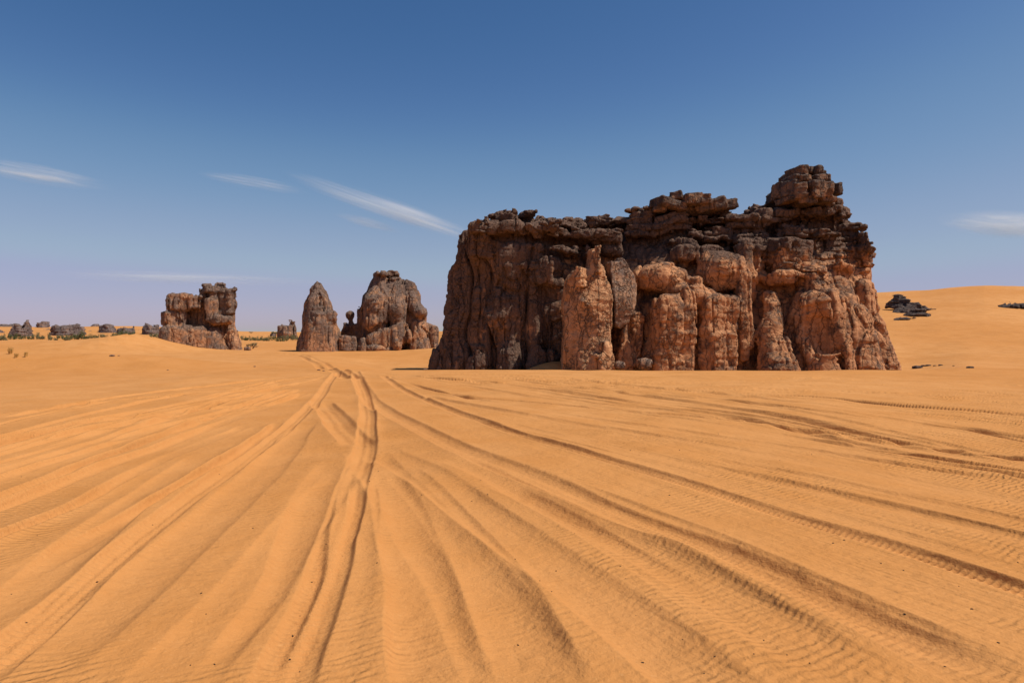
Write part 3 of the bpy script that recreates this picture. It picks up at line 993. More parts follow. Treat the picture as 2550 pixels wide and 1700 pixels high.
fld = Field((1.6, 34.0, -1.6), (8.2, 41.0, 8.2), 0.05)
fld.mass([(1402, 990), (1407, 918), (1414, 824), (1411, 750), (1420, 690), (1437, 667), (1474, 663), (1479, 640), (1482, 611), (1494, 609), (1497, 636), (1507, 656), (1512, 683), (1525, 713), (1527, 787), (1522, 842), (1516, 872),
          (1497, 880), (1486, 916), (1484, 990)], 36.0, [(1407, 918, 37.6), (1411, 750, 37.9), (1452, 918, 35.8), (1450, 750, 36.2), (1485, 640, 36.9), (1487, 612, 37.3), (1520, 800, 36.2), (1515, 690, 36.7), (1486, 900, 35.8)], 39.2, k=0.05, inset=-0.05)
fld.box(1503, 915, 36.0, 24, 40, 0.6, rot=20, roll=10, rnd=0.2)
fld.ell(1507, 868, 35.9, 17, 20, 0.5)
fld.tube([(1477, 664, 36.4, 4), (1486, 720, 36.1, 4), (1500, 740, 36.0, 3)], 0.1, cut=True)
fld.tube([(1500, 860, 35.7, 5), (1484, 925, 35.5, 7)], 0.15, cut=True)
fld.box(1488, 645, 36.9, 6.5, 36, 0.28, rot=25, roll=-3, rnd=0.04, k=0.08)
fld.box(1447, 690, 36.6, 9, 26, 0.4, rot=-30, rnd=0.05, k=0.08)
fld.detail(rock_detail(90, 9, 23, 0.5, 0.75, 1.0, 0.3, 1.5), 0.6)
build('pillar', fld, M_fresh, massif, massif_loc)

fld = Field((4.6, 34.4, 1.2), (8.6, 40.6, 7.4), 0.06)
fld.mass([(1520, 676), (1524, 648), (1545, 650), (1549, 639), (1558, 640), (1570, 663), (1584, 687), (1590, 724), (1584, 761), (1565, 802), (1547, 817), (1532, 811), (1530, 750)], 36.6,
         [(1525, 750, 36.3), (1587, 724, 37.0), (1550, 650, 37.0), (1548, 812, 36.7), (1555, 740, 36.5)], 39.2, k=0.06, inset=-0.03)
fld.detail(rock_detail(90, 9, 29, 0.5, 0.7, 1.0, 0.3, 1.4), 0.6)
build('slab', fld, M_slab, massif, massif_loc)

fld = Field((7.6, 38.0, 7.4), (14.6, 46.0, 10.6), 0.06)
fld.mass([(1626, 512), (1644, 496), (1672, 488), (1687, 474), (1697, 483), (1742, 487), (1787, 500), (1833, 524), (1800, 534), (1720, 532), (1660, 526), (1632, 522)], 41.2, [(1640, 510, 40.4), (1730, 505, 40.6), (1820, 525, 41.6), (1690, 480, 41.2)], 44.5, k=0.2)
fld.box(1665, 510, 40.5, 38, 12, 0.8, rot=12, roll=-8, rnd=0.2)
fld.box(1770, 515, 41.0, 38, 15, 0.9, rot=-15, roll=10, rnd=0.2)
for px, py, Y, ww, hh, dd, ro, rl in ((1650, 505, 40.4, 20, 11, 0.8, 20, -10), (1684, 492, 40.8, 16, 12, 0.8, -15, 8), (1715, 500, 40.6, 22, 14, 0.9, 10, 4), (1752, 502, 40.8, 18, 14, 0.9, -12, 6), (1800, 514, 41.2, 22, 12, 0.9, 14, 10), (1640, 522, 40.6, 16, 8, 0.6, 0, 0)):
    fld.box(px, py, Y, ww, hh, dd, ro, rl, 0.10, 0.05)
fld.detail(rock_detail(-9, 1, 37, 0.4, 0.55, 0.7), 0.6)
build('cap_boulder', fld, M_cap, massif, massif_loc)

fld = Field((14.6, 38.0, 8.2), (21.2, 46.0, 12.6), 0.055)
fld.mass([(1938, 492), (1944, 470), (1952, 459), (1968, 453), (2066, 456), (2078, 470), (2080, 490), (2060, 510), (1975, 510)], 41.0, [(1940, 470, 40.6), (2010, 475, 40.2), (2090, 470, 40.8)], 43.5, k=0.2)
fld.mass([(1966, 460), (1966, 430), (1978, 420), (2014, 422), (2024, 430), (2046, 428), (2062, 444), (2070, 460)], 41.0, [(1970, 430, 40.7), (2040, 430, 40.5)], 43.0, k=0.15)
for px, py, Y, ww, hh, dd, ro, rl in ((1946, 474, 40.6, 18, 21, 1.0, 22, -6), (1982, 481, 40.0, 20, 20, 0.9, -12, 4), (2022, 478, 39.9, 22, 22, 0.9, 10, 2), (2060, 478, 40.1, 20, 20, 0.9, -8, -3), (2078, 476, 40.9, 11, 17, 0.9, 24, 5),
                                      (1962, 448, 40.6, 14, 9, 0.8, 12, -5), (1994, 449, 40.3, 18, 8, 0.8, -6, 3), (2034, 448, 40.3, 20, 8, 0.8, 8, 0), (2068, 449, 40.7, 12, 10, 0.7, -16, 6),
                                      (1972, 432, 40.7, 11, 14, 0.7, 18, -4), (1994, 430, 40.5, 11, 13, 0.7, -8, 2), (2012, 425, 40.7, 7, 9, 0.4, 15, 0), (2036, 425, 40.5, 10, 12, 0.5, 10, 2), (2056, 438, 40.7, 9, 9, 0.5, -12, 6),
                                      (1950, 500, 40.4, 22, 8, 0.9, 8, 3), (2000, 504, 40.1, 26, 8, 0.9, -5, -2), (2056, 503, 40.2, 26, 8, 0.9, 6, 2)):
    fld.box(2010 + (px - 2010) * 0.80, py, Y, ww * 0.80, hh, dd, ro, rl, 0.10, 0.05)
fld.detail(rock_detail(-9, 1, 41, 0.4, 0.45, 0.6), 0.5)
build('summit_knob', fld, M_cap, massif, massif_loc)


# ------------------------------------------------------------------ the other rocks
def formation(name, label, outl, Y, depth, h, seed, mat, s=1.0, z0=90, z1=2.0, extra=None, front=None, cat='rock formation', group=None, part=None, root=None, amp=1.0, k=0.5, lean=0.0, cols=1.0, blocks=1.0):
    """a rock with its own outline, a rounded relief front and a back; extra(fld) adds its knobs and clefts"""
    th = math.atan((np.mean([p[0] for p in outl]) - CX) / FP)
    BEAR[0] = th
    Yl = Y / math.cos(th)
    Ye = Y + 0.3 * depth
    pts = np.array([at(a, b, Ye) for a, b in outl])
    lo, hi = pts.min(0) - 1.2 * s - 3 * h, pts.max(0) + 1.2 * s + 3 * h
    lo[1], hi[1] = Yl - depth * 0.3 - 1.5 * s, Yl + depth + 1.5 * s
    f = Field(lo, hi, h)
    if front is None:                              # bulging middle, edges and top falling back
        x0, x1 = min(p[0] for p in outl), max(p[0] for p in outl)
        y0, y1 = min(p[1] for p in outl), max(p[1] for p in outl)
        front = []
        for u in (0.0, 0.25, 0.5, 0.75, 1.0):
            for v in (0.0, 0.5, 1.0):
                front.append((x0 + u * (x1 - x0), y0 + v * (y1 - y0), Y + depth * (0.42 * (2 * u - 1) ** 2 + lean * (1 - v))))
    f.mass(outl, Ye, front, Yl + depth, k=k * s, inset=0.12 * s * amp)
    if extra:
        extra(f)
    f.detail(rock_detail(z0, z1, seed, s, amp, blocks, cols), 0.9 * s)
    base = np.array([pts[:, 0].mean(), Yl + depth * 0.4, lo[2] + 0.5])
    BEAR[0] = 0.0
    c, s_ = math.cos(th), math.sin(th)
    root = empty(name, (base[0] * c + base[1] * s_, -base[0] * s_ + base[1] * c, base[2]), label, cat, group)
    root.rotation_euler = (0, 0, -th)
    build(part or 'rock_face', f, mat, root, base)
    return root, base, th


def stack_extra(f):
    Y = 80.0
    f.box(447, 752, Y + 0.5, 25, 21, 1.5, rot=-10, rnd=0.25, k=0.2)
    f.box(480, 752, Y + 0.2, 17, 18, 1.5, rot=12, rnd=0.25, k=0.2)
    f.box(425, 793, Y + 0.6, 20, 19, 1.5, rot=15, rnd=0.4, k=0.3)
    f.box(450, 794, Y + 0.6, 16, 18, 1.3, rot=-8, rnd=0.4, k=0.3)
    f.box(452, 850, Y + 0.8, 50, 38, 2.2, rot=5, rnd=0.7, k=0.3)
    f.tube([(535, 842, Y + 0.3, 24), (538, 890, Y - 0.3, 30)], 0.3)
    f.tube([(578, 830, Y + 0.3, 14), (590, 890, Y - 0.2, 20)], 0.3)
    f.box(532, 720, Y + 0.9, 24, 10, 1.4, rot=8, rnd=0.2)
    f.box(550, 715, Y + 0.5, 10, 9, 0.8, rnd=0.15, k=0.06)
    f.box(520, 714, Y + 0.7, 9, 6, 0.6, rot=20, rnd=0.15, k=0.06)
    f.box(571, 752, Y + 0.5, 13, 32, 1.3, rot=10, rnd=0.25)
    f.box(546, 752, Y + 1.0, 18, 34, 1.2, rot=-6, rnd=0.3, k=0.2)
    f.box(553, 797, Y + 0.2, 25, 11, 1.3, rot=8, rnd=0.4, k=0.25)
    f.box(523, 772, Y + 0.7, 16, 26, 1.2, rot=12, rnd=0.3, k=0.25)
    f.tube([(552, 742, Y - 0.5, 3), (548, 775, Y - 0.7, 4)], 0.3, cut=True)
    f.tube([(498, 745, Y - 0.8, 3), (502, 800, Y - 1.0, 5), (520, 822, Y - 1.2, 6), (545, 818, Y - 1.3, 4)], 0.3, cut=True)
    f.tube([(504, 835, Y - 1.4, 3), (500, 885, Y - 1.6, 3)], 0.25, cut=True)
    f.tube([(567, 820, Y - 1.0, 3), (570, 880, Y - 1.2, 4)], 0.25, cut=True)


formation('rock_stack', 'squat grey brown rock stack beside the small dune, leftmost of the tall rocks',
          [(398, 905), (402, 845), (403, 789), (411, 775), (420, 772), (420, 744), (440, 731), (458, 727), (476, 732), (488, 739), (495, 732), (496, 719), (512, 711), (542, 709), (559, 708),
           (561, 720), (566, 718), (580, 721), (586, 735), (585, 768), (589, 795), (587, 810), (595, 830), (604, 850), (608, 905)], 80.0, 6.5, 0.11, 53, M_mid, 0.75, 5.4, 1.5, stack_extra, lean=0.12, amp=0.95)


def spire_extra(f):
    Y = 73.0
    f.tube([(789, 715, Y, 11), (793, 760, Y - 0.4, 30), (796, 820, Y - 1.0, 38), (790, 890, Y - 1.4, 46)], 0.5)
    f.box(803, 790, Y - 1.0, 30, 14, 1.3, rot=10, rnd=0.35)
    f.tube([(775, 800, Y - 0.6, 14), (772, 890, Y - 1.2, 24)], 0.4)
    f.tube([(825, 800, Y - 0.3, 12), (832, 890, Y - 0.9, 20)], 0.4)
    f.ell(836, 776, Y + 0.2, 8, 8, 0.8)
    f.tube([(815, 812, Y - 1.6, 3), (820, 880, Y - 2.2, 4)], 0.3, cut=True)
    f.tube([(795, 735, Y - 1.0, 3), (800, 778, Y - 1.6, 3)], 0.3, cut=True)
    f.tube([(780, 803, Y - 1.7, 5), (795, 806, Y - 1.9, 4)], 0.3, cut=True)


formation('rock_spire', 'slender pointed rock spire with rounded tip standing left of the broad dome rock',
          [(726, 910), (734, 876), (737, 853), (746, 827), (753, 806), (754, 778), (760, 750), (767, 731), (775, 713), (782, 703), (790, 697), (799, 703), (808, 717), (818, 735),
           (826, 749), (834, 768), (839, 778), (837, 790), (840, 802), (848, 815), (853, 833), (856, 872), (858, 910)], 73.0, 6.0, 0.10, 61, M_mid, 0.7, 6.8, 1.5, spire_extra, lean=0.25, amp=0.85)


def dome_extra(f):
    Y = 75.0
    f.tube([(950, 700, Y + 0.6, 18), (940, 760, Y - 0.2, 36), (935, 800, Y - 0.4, 34)], 0.4)
    f.tube([(985, 705, Y + 0.4, 18), (985, 770, Y - 0.4, 26), (990, 800, Y - 0.4, 20)], 0.4)
    f.tube([(1018, 715, Y + 0.6, 16), (1030, 760, Y - 0.2, 18)], 0.4)
    f.ell(1048, 778, Y - 0.4, 18, 16, 1.4)
    f.box(965, 683, Y + 0.8, 32, 6, 1.3, rot=6, rnd=0.25)
    # the big leaning slab under the overhang, and the darkness beneath it
    f.ell(950, 815, Y - 2.0, 40, 12, 0.9, cut=True, roll=24)
    f.box(970, 842, Y - 0.9, 54, 26, 1.2, rot=0, roll=20, rnd=0.5)
    f.tube([(1012, 770, Y - 1.6, 5), (1010, 870, Y - 2.0, 6)], 0.3, cut=True)
    f.tube([(1045, 815, Y - 0.6, 22), (1048, 890, Y - 1.2, 28)], 0.4)
    f.tube([(1080, 822, Y - 0.4, 14), (1078, 890, Y - 0.8, 18)], 0.4)
    f.ell(989, 860, Y - 2.2, 9, 16, 0.8)


dome = formation('dome_rock', 'broad domed rock with an overhang and a small balanced knob on its low ridge',
                 [(842, 905), (845, 826), (850, 803), (884, 802), (885, 790), (884, 769), (899, 757), (903, 739), (914, 725), (922, 704), (930, 692), (930, 682), (941, 679), (965, 680), (977, 678), (992, 684),
                  (1001, 691), (1016, 696), (1028, 712), (1039, 726), (1046, 738), (1046, 757), (1060, 771), (1063, 785), (1061, 803), (1068, 805), (1081, 808), (1089, 821), (1092, 838), (1090, 870), (1092, 905)],
                 75.0, 6.5, 0.10, 67, M_mid, 0.8, 7.2, 1.5, dome_extra, lean=0.2, amp=0.85,
                 front=[(842, 830, 77.5), (875, 830, 77.3), (860, 880, 77.2), (890, 800, 76.4), (905, 860, 76.2), (920, 740, 75.8), (960, 690, 76.4), (960, 760, 75.0), (960, 860, 74.6), (1020, 720, 76), (1030, 860, 74.8), (1040, 780, 75.2), (1088, 830, 76.2), (1085, 880, 75.6)])

BEAR[0] = dome[2]
for nm, prims in (('balanced_knob', [('ell', (872, 783, 77.6, 12.5, 12, 0.62)), ('tube', [(872, 790, 77.6, 9), (873, 799, 77.6, 6), (875, 812, 77.6, 12)])]),
                  ('ridge_boulder', [('box', (866, 856, 73.8, 22, 22, 1.0, 8, 0, 0.4)), ('tube', [(858, 842, 73.8, 9), (856, 890, 73.6, 10)]), ('tube', [(880, 845, 73.9, 9), (882, 890, 73.6, 9)])]),
                  ('ridge_boulder', [('tube', [(904, 848, 73.5, 9), (906, 890, 73.3, 15)]), ('ell', (905, 868, 73.5, 16, 22, 0.8))]),
                  ('ridge_boulder', [('ell', (935, 868, 73.3, 28, 11, 0.9)), ('ell', (965, 872, 73.2, 16, 8, 0.7))])):
    f = Field(at(810, 905, 70) + [0, 0, -0.3], at(1020, 755, 81) + [0, 0, 0.3], 0.09)
    for kind, a in prims:
        if kind == 'tube':
            f.tube(a, 0.25)
        else:
            getattr(f, kind)(*a)
    f.detail(rock_detail(90, 2, 71 + len(prims[0][1]), 0.5, 0.8), 0.45)
    build(nm, f, M_mid, dome[0], dome[1])
BEAR[0] = 0.0

formation('rock_pinnacle', 'small distant rock ruin with one taller tower behind green bushes, left of the spire',
          [(684, 862), (688, 842), (691, 811), (698, 808), (701, 803), (706, 808), (718, 809), (720, 799), (726, 797), (736, 798), (741, 819), (745, 840), (747, 862)], 190.0, 5.5, 0.26, 83, M_mid, 1.7, 3.0, 2.0, None, lean=0.1)

HI = 1.18
FAR = [  # outline, distance, label
    ([(14, 862), (20, 838), (26, 824), (32, 814), (44, 810), (52, 818), (56, 822), (60, 812), (64, 806), (70, 803), (76, 812), (84, 834), (92, 862)], 190, 'dark layered rock with two humps above the far left bushes'),
    ([(-40, 850), (-30, 816), (0, 812), (18, 812), (40, 811), (60, 850)], 330, 'low dark rocks on the dune crest at the far left edge'),
    ([(84, 835), (88, 820), (92, 808), (100, 810), (104, 804), (112, 805), (118, 807), (124, 806), (128, 835)], 330, 'blocky little dark rock on the skyline right of the two-humped rock'),
    ([(120, 855), (124, 824), (130, 816), (138, 812), (150, 816), (164, 814), (176, 812), (190, 812), (202, 814), (213, 818), (217, 838), (216, 855)], 200, 'long flat topped dark rock wall behind the green bushes'),
    ([(218, 838), (222, 818), (236, 812), (248, 810), (252, 838)], 340, 'small pale brown rock on the skyline between two dark walls'),
    ([(240, 846), (246, 822), (250, 814), (262, 812), (276, 812), (286, 816), (292, 826), (300, 846)], 225, 'dark rounded rock in the middle of the far left row'),
    ([(286, 846), (292, 822), (300, 819), (318, 820), (328, 822), (333, 816), (338, 824), (344, 846)], 215, 'low dark rock with a small upright tooth at its right end'),
    ([(348, 842), (356, 819), (362, 809), (372, 812), (380, 816), (394, 812), (400, 822), (402, 848), (376, 850)], 210, 'dark broken rock half hidden behind the left rock stack'),
    ([(667, 850), (674, 833), (679, 829), (688, 831), (692, 850)], 230, 'tiny grey boulder at the left foot of the distant rock ruin'),
]
for q, (o_, Y, lab) in enumerate(FAR):
    formation('distant_rock', lab, [(a_, 842 - (842 - b_) * HI) for a_, b_ in o_], float(Y), 0.05 * Y, 0.0014 * Y, 101 + 7 * q, M_far, 0.75 + Y * 0.0012, -20, 1, None, lean=0.25, cat='rock', group='dark rocks along the far left skyline', amp=1.2)


# dark outcrops on the big right dune
def slope_rock(name, label, outl, seed, h, s=0.8, up=0.0, depth=3.0, cat='rock outcrop', group=None):
    bx, by = np.mean([p[0] for p in outl]), max(p[1] for p in outl)
    g = ground_at(bx, by, 45)
    Y = g[1] + 0.5
    lowest = [(a, b) for a, b in outl]
    formation(name, label, lowest, float(Y), depth, h, seed, M_dark, s * 0.8, -90, 1, None, lean=0.5, cat=cat, group=group, amp=1.1, k=0.4)


for q, (x_, w_, t_, Y_, lab) in enumerate(((110, 34, 818, 260, 'low grey rock in the gap right of the two-humped rock'), (236, 40, 822, 235, 'low brown rock shelf between the long wall and the rounded rock'), (332, 30, 820, 250, 'small jagged rock behind the little dune peak'), (-6, 30, 822, 230, 'low brown rock at the very left edge of the horizon'))):
    formation('distant_rock', lab, [(x_ - w_, 850), (x_ - w_ * .8, t_ + 9), (x_ - w_ * .35, t_ + 1), (x_ - w_ * .1, t_ + 4), (x_ + w_ * .3, t_), (x_ + w_ * .75, t_ + 7), (x_ + w_, 850)], float(Y_), 0.05 * Y_, 0.0015 * Y_, 401 + 9 * q, M_far, 1.0, -20, 1, None, lean=0.25, cat='rock', group='dark rocks along the far left skyline', amp=1.1)
slope_rock('dark_outcrop', 'black layered rock heap half way up the right dune, topmost beside the massif',
           [(2196, 764), (2203, 757), (2215, 748), (2224, 737), (2238, 733), (2255, 735), (2265, 742), (2268, 752), (2286, 750), (2294, 760), (2320, 766), (2334, 770), (2300, 774), (2250, 776), (2215, 768)], 141, 0.14)
slope_rock('dark_outcrop', 'black flat rubble strip below the topmost heap on the right dune',
           [(2222, 776), (2226, 766), (2250, 762), (2285, 764), (2312, 768), (2300, 778), (2262, 782), (2232, 782)], 147, 0.13)
slope_rock('dark_outcrop', 'dark brown rounded outcrop at the foot of the black heap on the right dune',
           [(2246, 792), (2248, 783), (2258, 776), (2272, 769), (2290, 767), (2304, 770), (2310, 776), (2324, 784), (2328, 792)], 151, 0.13)
slope_rock('dark_outcrop', 'thin dark ledge trailing left from the brown outcrop on the right dune',
           [(2210, 801), (2226, 794), (2240, 790), (2262, 789), (2285, 790), (2265, 796), (2236, 799)], 157, 0.12, 0.5)
slope_rock('dark_outcrop', 'long black rock ledge on the right dune cut by the photo edge',
           [(2466, 772), (2480, 763), (2496, 757), (2515, 752), (2535, 752), (2580, 750), (2640, 752), (2640, 768), (2560, 766), (2500, 770)], 163, 0.15)
slope_rock('dark_outcrop', 'faint thin line of stones left of the long black ledge on the right dune',
           [(2425, 769), (2440, 765), (2458, 766), (2468, 769), (2450, 771)], 167, 0.12, 0.4)


# ------------------------------------------------------------------ loose stones
def stone_mesh(r, seed, flat=0.6):
    f = Field((-1.6, -1.6, -1.2), (1.6, 1.6, 1.2), 0.16)
    X, Y_, Z = f.ax[0][:, None, None], f.ax[1][None, :, None], f.ax[2][None, None, :]
    f.f = ((np.abs(X) ** 3 + np.abs(Y_ / 0.8) ** 3 + np.abs(Z / flat) ** 3) ** (1 / 3) - 0.95).astype(F32)
    f.detail(rock_detail(90, 2, seed, 0.45, 0.9), 0.6)
    V, Q = f.surface()
    return V * r, Q


def stone(name, label, px, py, wpx, seed, mat, cat, group=None, flat=0.5, d0=3.0):
    g = ground_at(px, py, d0)
    r = wpx * g[1] / FP / 2
    V, Q = stone_mesh(r, seed, flat)
    o = mesh_np(name, V, Q, mat, None, (g[0], g[1], float(gz(g[0], g[1])[0]) + r * flat * 0.35))
    return tag(o, label, cat, group)


for q, (px, py, wd, lab) in enumerate(((2284, 917, 26, 'largest flat black stone in the row at the foot of the right dune'), (2300, 912, 14, 'black stone above the largest one at the foot of the right dune'),
                                       (2312, 911, 14, 'dark stone in the middle of the row below the right dune'), (2328, 911, 8, 'tiny dark stone near the right end of the row below the dune'),
                                       (2342, 910, 11, 'small dark stone ending the row below the right dune'), (2416, 921, 18, 'single low black stone alone below the right dune'),
                                       (2375, 911, 6, 'smallest lone dark speck of stone below the right dune'))):
    stone('loose_stone', lab, px, py, wd, 171 + q, M_dark, 'stone', 'loose black stones below the right dune', 0.4, 40.0)
for q, (px, py, wd, lab) in enumerate(((794, 922, 9, 'brown stone beside the track bend, left of a pair'), (806, 924, 7, 'brown stone beside the track bend, right of a pair'), (1059, 921, 12, 'small brown stone at the left toe of the massif'),
                                       (634, 913, 7, 'tiny dark stone on the smooth sand below the left dune'), (418, 922, 6, 'lone dark stone at the edge of the low sand tongue'), (279, 887, 14, 'flat dark stone on the sand below the small dune'), (296, 886, 6, 'small stone right of the flat dark one below the small dune'))):
    stone('loose_stone', lab, px, py, wd, 181 + q, M_mid, 'stone', None, 0.45, 25.0)

for q, (px, py, wd, Y, lab) in enumerate(((1605, 906, 44, 36.2, 'rounded brown boulder at the foot of the massif right of the slab'), (1543, 909, 30, 35.6, 'grey fallen block at the foot of the pale pillar'))):
    c_ = at(px, py, Y)
    V, Q = stone_mesh(wd * Y / FP / 2, 201 + q, 0.75)
    tag(mesh_np('fallen_boulder', V, Q, M_slab, None, c_), lab, 'boulder', 'boulders at the foot of the massif')

rng = random.Random(5)
pv, pq = stone_mesh(1.0, 191, 0.7)
peb = None
spots = [(1175, 1248), (1290, 1588), (1316, 1102), (1430, 1340), (1545, 1424), (1700, 1588), (1558, 1452), (1692, 1130), (1667, 1240), (1990, 1242), (2040, 1090), (2194, 1408), (2250, 1425), (2253, 1536), (2444, 1263), (2508, 1243), (2420, 1522), (1960, 1631),
         (1780, 1636), (1735, 1376), (2102, 1350), (747, 1514), (729, 1565), (501, 1492), (630, 1333), (566, 1197), (380, 1313), (242, 1450), (692, 1229), (942, 1180), (920, 1208), (1050, 1235), (1283, 1400), (1214, 1245), (1344, 1455), (1600, 1640), (2535, 1405), (867, 984), (1532, 1046), (2380, 1050)]
while len(spots) < 78:
    spots.append((rng.uniform(20, 2530), rng.uniform(1050, 1690)))
for q, (px, py) in enumerate(spots):
    a = ground_xy(px, py)
    z = float(gz(a[0], a[1])[0])
    r = rng.uniform(0.0018, 0.0040) * (1.0 + 0.12 * a[1])
    if peb is None:
        peb = mesh_np('pebble', pv, pq, M_dark)
        o = peb
        tag(o, 'tiny dark pebble lying loose on the rippled sand', 'pebble', 'dark pebbles scattered over the sand')
    else:
        o = peb.copy()
        col.objects.link(o)
    o.location = (float(a[0]), float(a[1]), z + r * 0.3)
    o.scale = (r * rng.uniform(0.8, 1.8), r, r)
    o.rotation_euler = (0, 0, rng.uniform(0, 6.28))


# ------------------------------------------------------------------ plants
def leaf_material(name, a, b):
    m = N(name)
    m.l(m.mix(m.ramp(m.noise(m.pos(), 1.7, 3), 0.35, 0.65), a, b), m.b.inputs['Base Color'])
    m.b.inputs['Roughness'].default_value = 0.7
    return m.m


M_green = leaf_material('desert_shrub_leaf', (0.075, 0.085, 0.03), (0.15, 0.15, 0.06))
M_olive = leaf_material('dusty_shrub_leaf', (0.14, 0.125, 0.055), (0.20, 0.175, 0.085))
M_straw = leaf_material('dry_grass', (0.50, 0.27, 0.07), (0.62, 0.38, 0.13))
M_wood = leaf_material('dry_wood', (0.12, 0.07, 0.04), (0.19, 0.12, 0.075))


def twig_quads(V, Q, A, B, w):
    A, B = np.array(A, float), np.array(B, float)
    d = B - A
    n1 = np.cross(d, [0.3, 0.5, 0.8])
    n1 /= np.linalg.norm(n1) + 1e-9
    n2 = np.cross(d, n1)
    n2 /= np.linalg.norm(n2) + 1e-9
    k = len(V)
    for P, r in ((A, w), (B, w * 0.55)):
        for c, s_ in ((1, 0), (0, 1), (-1, 0), (0, -1)):
            V.append(P + r * (c * n1 + s_ * n2))
    for i in range(4):
        j = (i + 1) % 4
        Q.append((k + i, k + j, k + 4 + j, k + 4 + i))


def leaves(rng, centres, n, size, flat=1.0):
    V, Q = [], []
    for c, r in centres:
        for _ in range(n):
            v = rng.normal(size=3)
            v /= np.linalg.norm(v)
            p = np.array(c) + v * np.array(r) * rng.uniform(0.35, 1.05)
            u = rng.normal(size=3)
            u /= np.linalg.norm(u)
            w_ = np.cross(u, rng.normal(size=3))
            w_ /= np.linalg.norm(w_)
            a = size * rng.uniform(0.6, 1.3)
            k = len(V)
            V += [p - u * a - w_ * a * .5, p + u * a - w_ * a * .5, p + u * a + w_ * a * .5, p - u * a + w_ * a * .5]
            Q.append((k, k + 1, k + 2, k + 3))
    return np.array(V), np.array(Q)


def bush(px, py, wpx, hpx, seed, label, mat, d0=60.0, Y=None, group='green bushes along the foot of the far rocks'):
    g = ground_at(px, py, d0)
    if Y:
        g = at(px, py, Y)
        g[2] = float(terrain(g[0], g[1]))
    w_, h_ = wpx * g[1] / FP, hpx * g[1] / FP
    r = np.random.default_rng(seed)
    cs = []
    n = max(5, int(w_ / h_ * 4))
    for i in range(n):
        u = (i + 0.5) / n * 2 - 1
        hh = h_ * (0.35 + 0.75 * r.uniform()) * (1 - 0.45 * u * u)
        cs.append(((u * w_ * 0.46 + r.normal() * 0.04 * w_, r.uniform(-0.25, 0.25) * w_, hh * 0.52), (w_ / n * 0.95, w_ / n * 0.95, hh * 0.5)))
    V, Q = leaves(r, cs, 75, h_ * 0.055)
    V, Q = list(V), [tuple(q) for q in Q]
    for c, rad in cs:
        for _ in range(5):
            a_ = r.uniform(0, 6.28)
            twig_quads(V, Q, (c[0] * 0.9, c[1] * 0.9, -0.05), (c[0] + math.cos(a_) * rad[0] * 1.2, c[1] + math.sin(a_) * rad[1] * 1.2, c[2] * r.uniform(1.6, 2.3)), h_ * 0.008)
    V, Q = np.array(V), np.array(Q)
    tag(mesh_np('bush', V, Q, mat, None, g, smooth=False), label, 'bush', group)


BUSHES = [(22, 847, 54, 12, 'low green bush at the far left edge under the two-humped rock', 0), (66, 850, 34, 11, 'dark green bush below the right hump of the far left rock', 0),
          (88, 846, 22, 14, 'olive bush touching the right foot of the two-humped rock', 1), (116, 851, 34, 13, 'round olive bush standing alone on the pale sand', 1),
          (178, 848, 46, 14, 'wide bright green bush before the long flat topped rock', 0), (205, 846, 26, 18, 'taller green bush at the right end of the flat topped rock', 0),
          (232, 845, 30, 13, 'dark green bush in the gap between two far rocks', 0), (270, 848, 36, 15, 'olive green bush left of the little dune peak', 1),
          (310, 845, 52, 15, 'long green bush behind the crest of the little dune', 0), (330, 840, 26, 12, 'small dark bush above the little dune crest', 0), (388, 846, 34, 13, 'olive bush peeping out left of the rock stack', 1),
          (622, 843, 34, 10, 'low green bush just right of the left rock stack', 0), (648, 843, 32, 10, 'low green bush in the middle of the row between stack and ruin', 0), (674, 844, 30, 12, 'green bush left of the distant rock ruin', 0),
          (720, 849, 42, 15, 'pale olive bush in front of the distant rock ruin', 1)]
for q, (px, py, wp, hp_, lab, kind) in enumerate(BUSHES):
    bush(px, py, wp, hp_ * 1.25, 300 + q, lab, M_olive if kind else M_green, Y=165.0 if q not in (8, 9, 10) else 185.0)


_b = random.Random(12)
for q, px in enumerate((6, 44, 134, 150, 165, 192, 218, 250, 286, 296, 344, 360, 402, 610, 636, 662, 700, 735)):
    bush(px, 845 + _b.uniform(-3, 3), _b.uniform(16, 30), _b.uniform(9, 17), 340 + q, 'low grey green scrub in the row along the foot of the far rocks', M_olive if _b.random() < 0.6 else M_green, Y=_b.uniform(150, 185), group='low scrub between the far bushes')


def small_tree(px, py, hpx, Y, seed, label):
    g = at(px, py, Y)
    g[2] = min(float(terrain(g[0], g[1])), g[2])
    H_ = hpx * Y / FP
    r = np.random.default_rng(seed)
    root = empty('acacia_tree', g, label, 'tree', 'small flat topped trees on the skyline')
    V, Q, cs = [], [], []
    twig_quads(V, Q, (0, 0, -0.2), (0.06 * H_, 0, H_ * 0.5), H_ * 0.05)
    for i in range(6):
        a = i * 1.05
        e = (0.5 * H_ * math.cos(a), 0.5 * H_ * math.sin(a), H_ * (0.75 + 0.12 * r.uniform()))
        twig_quads(V, Q, (0.06 * H_, 0, H_ * 0.48), e, H_ * 0.025)
        cs.append((e, (0.28 * H_, 0.28 * H_, 0.12 * H_)))
    mesh_np('trunk', np.array(V), np.array(Q), M_wood, root, smooth=False)
    V, Q = leaves(r, cs, 70, H_ * 0.05)
    mesh_np('crown', V, Q, M_green, root, smooth=False)


small_tree(625, 824, 7, 330.0, 401, 'tiny round tree on the dune skyline right of the rock stack')
small_tree(686, 832, 15, 215.0, 402, 'small umbrella tree at the left foot of the distant rock ruin')


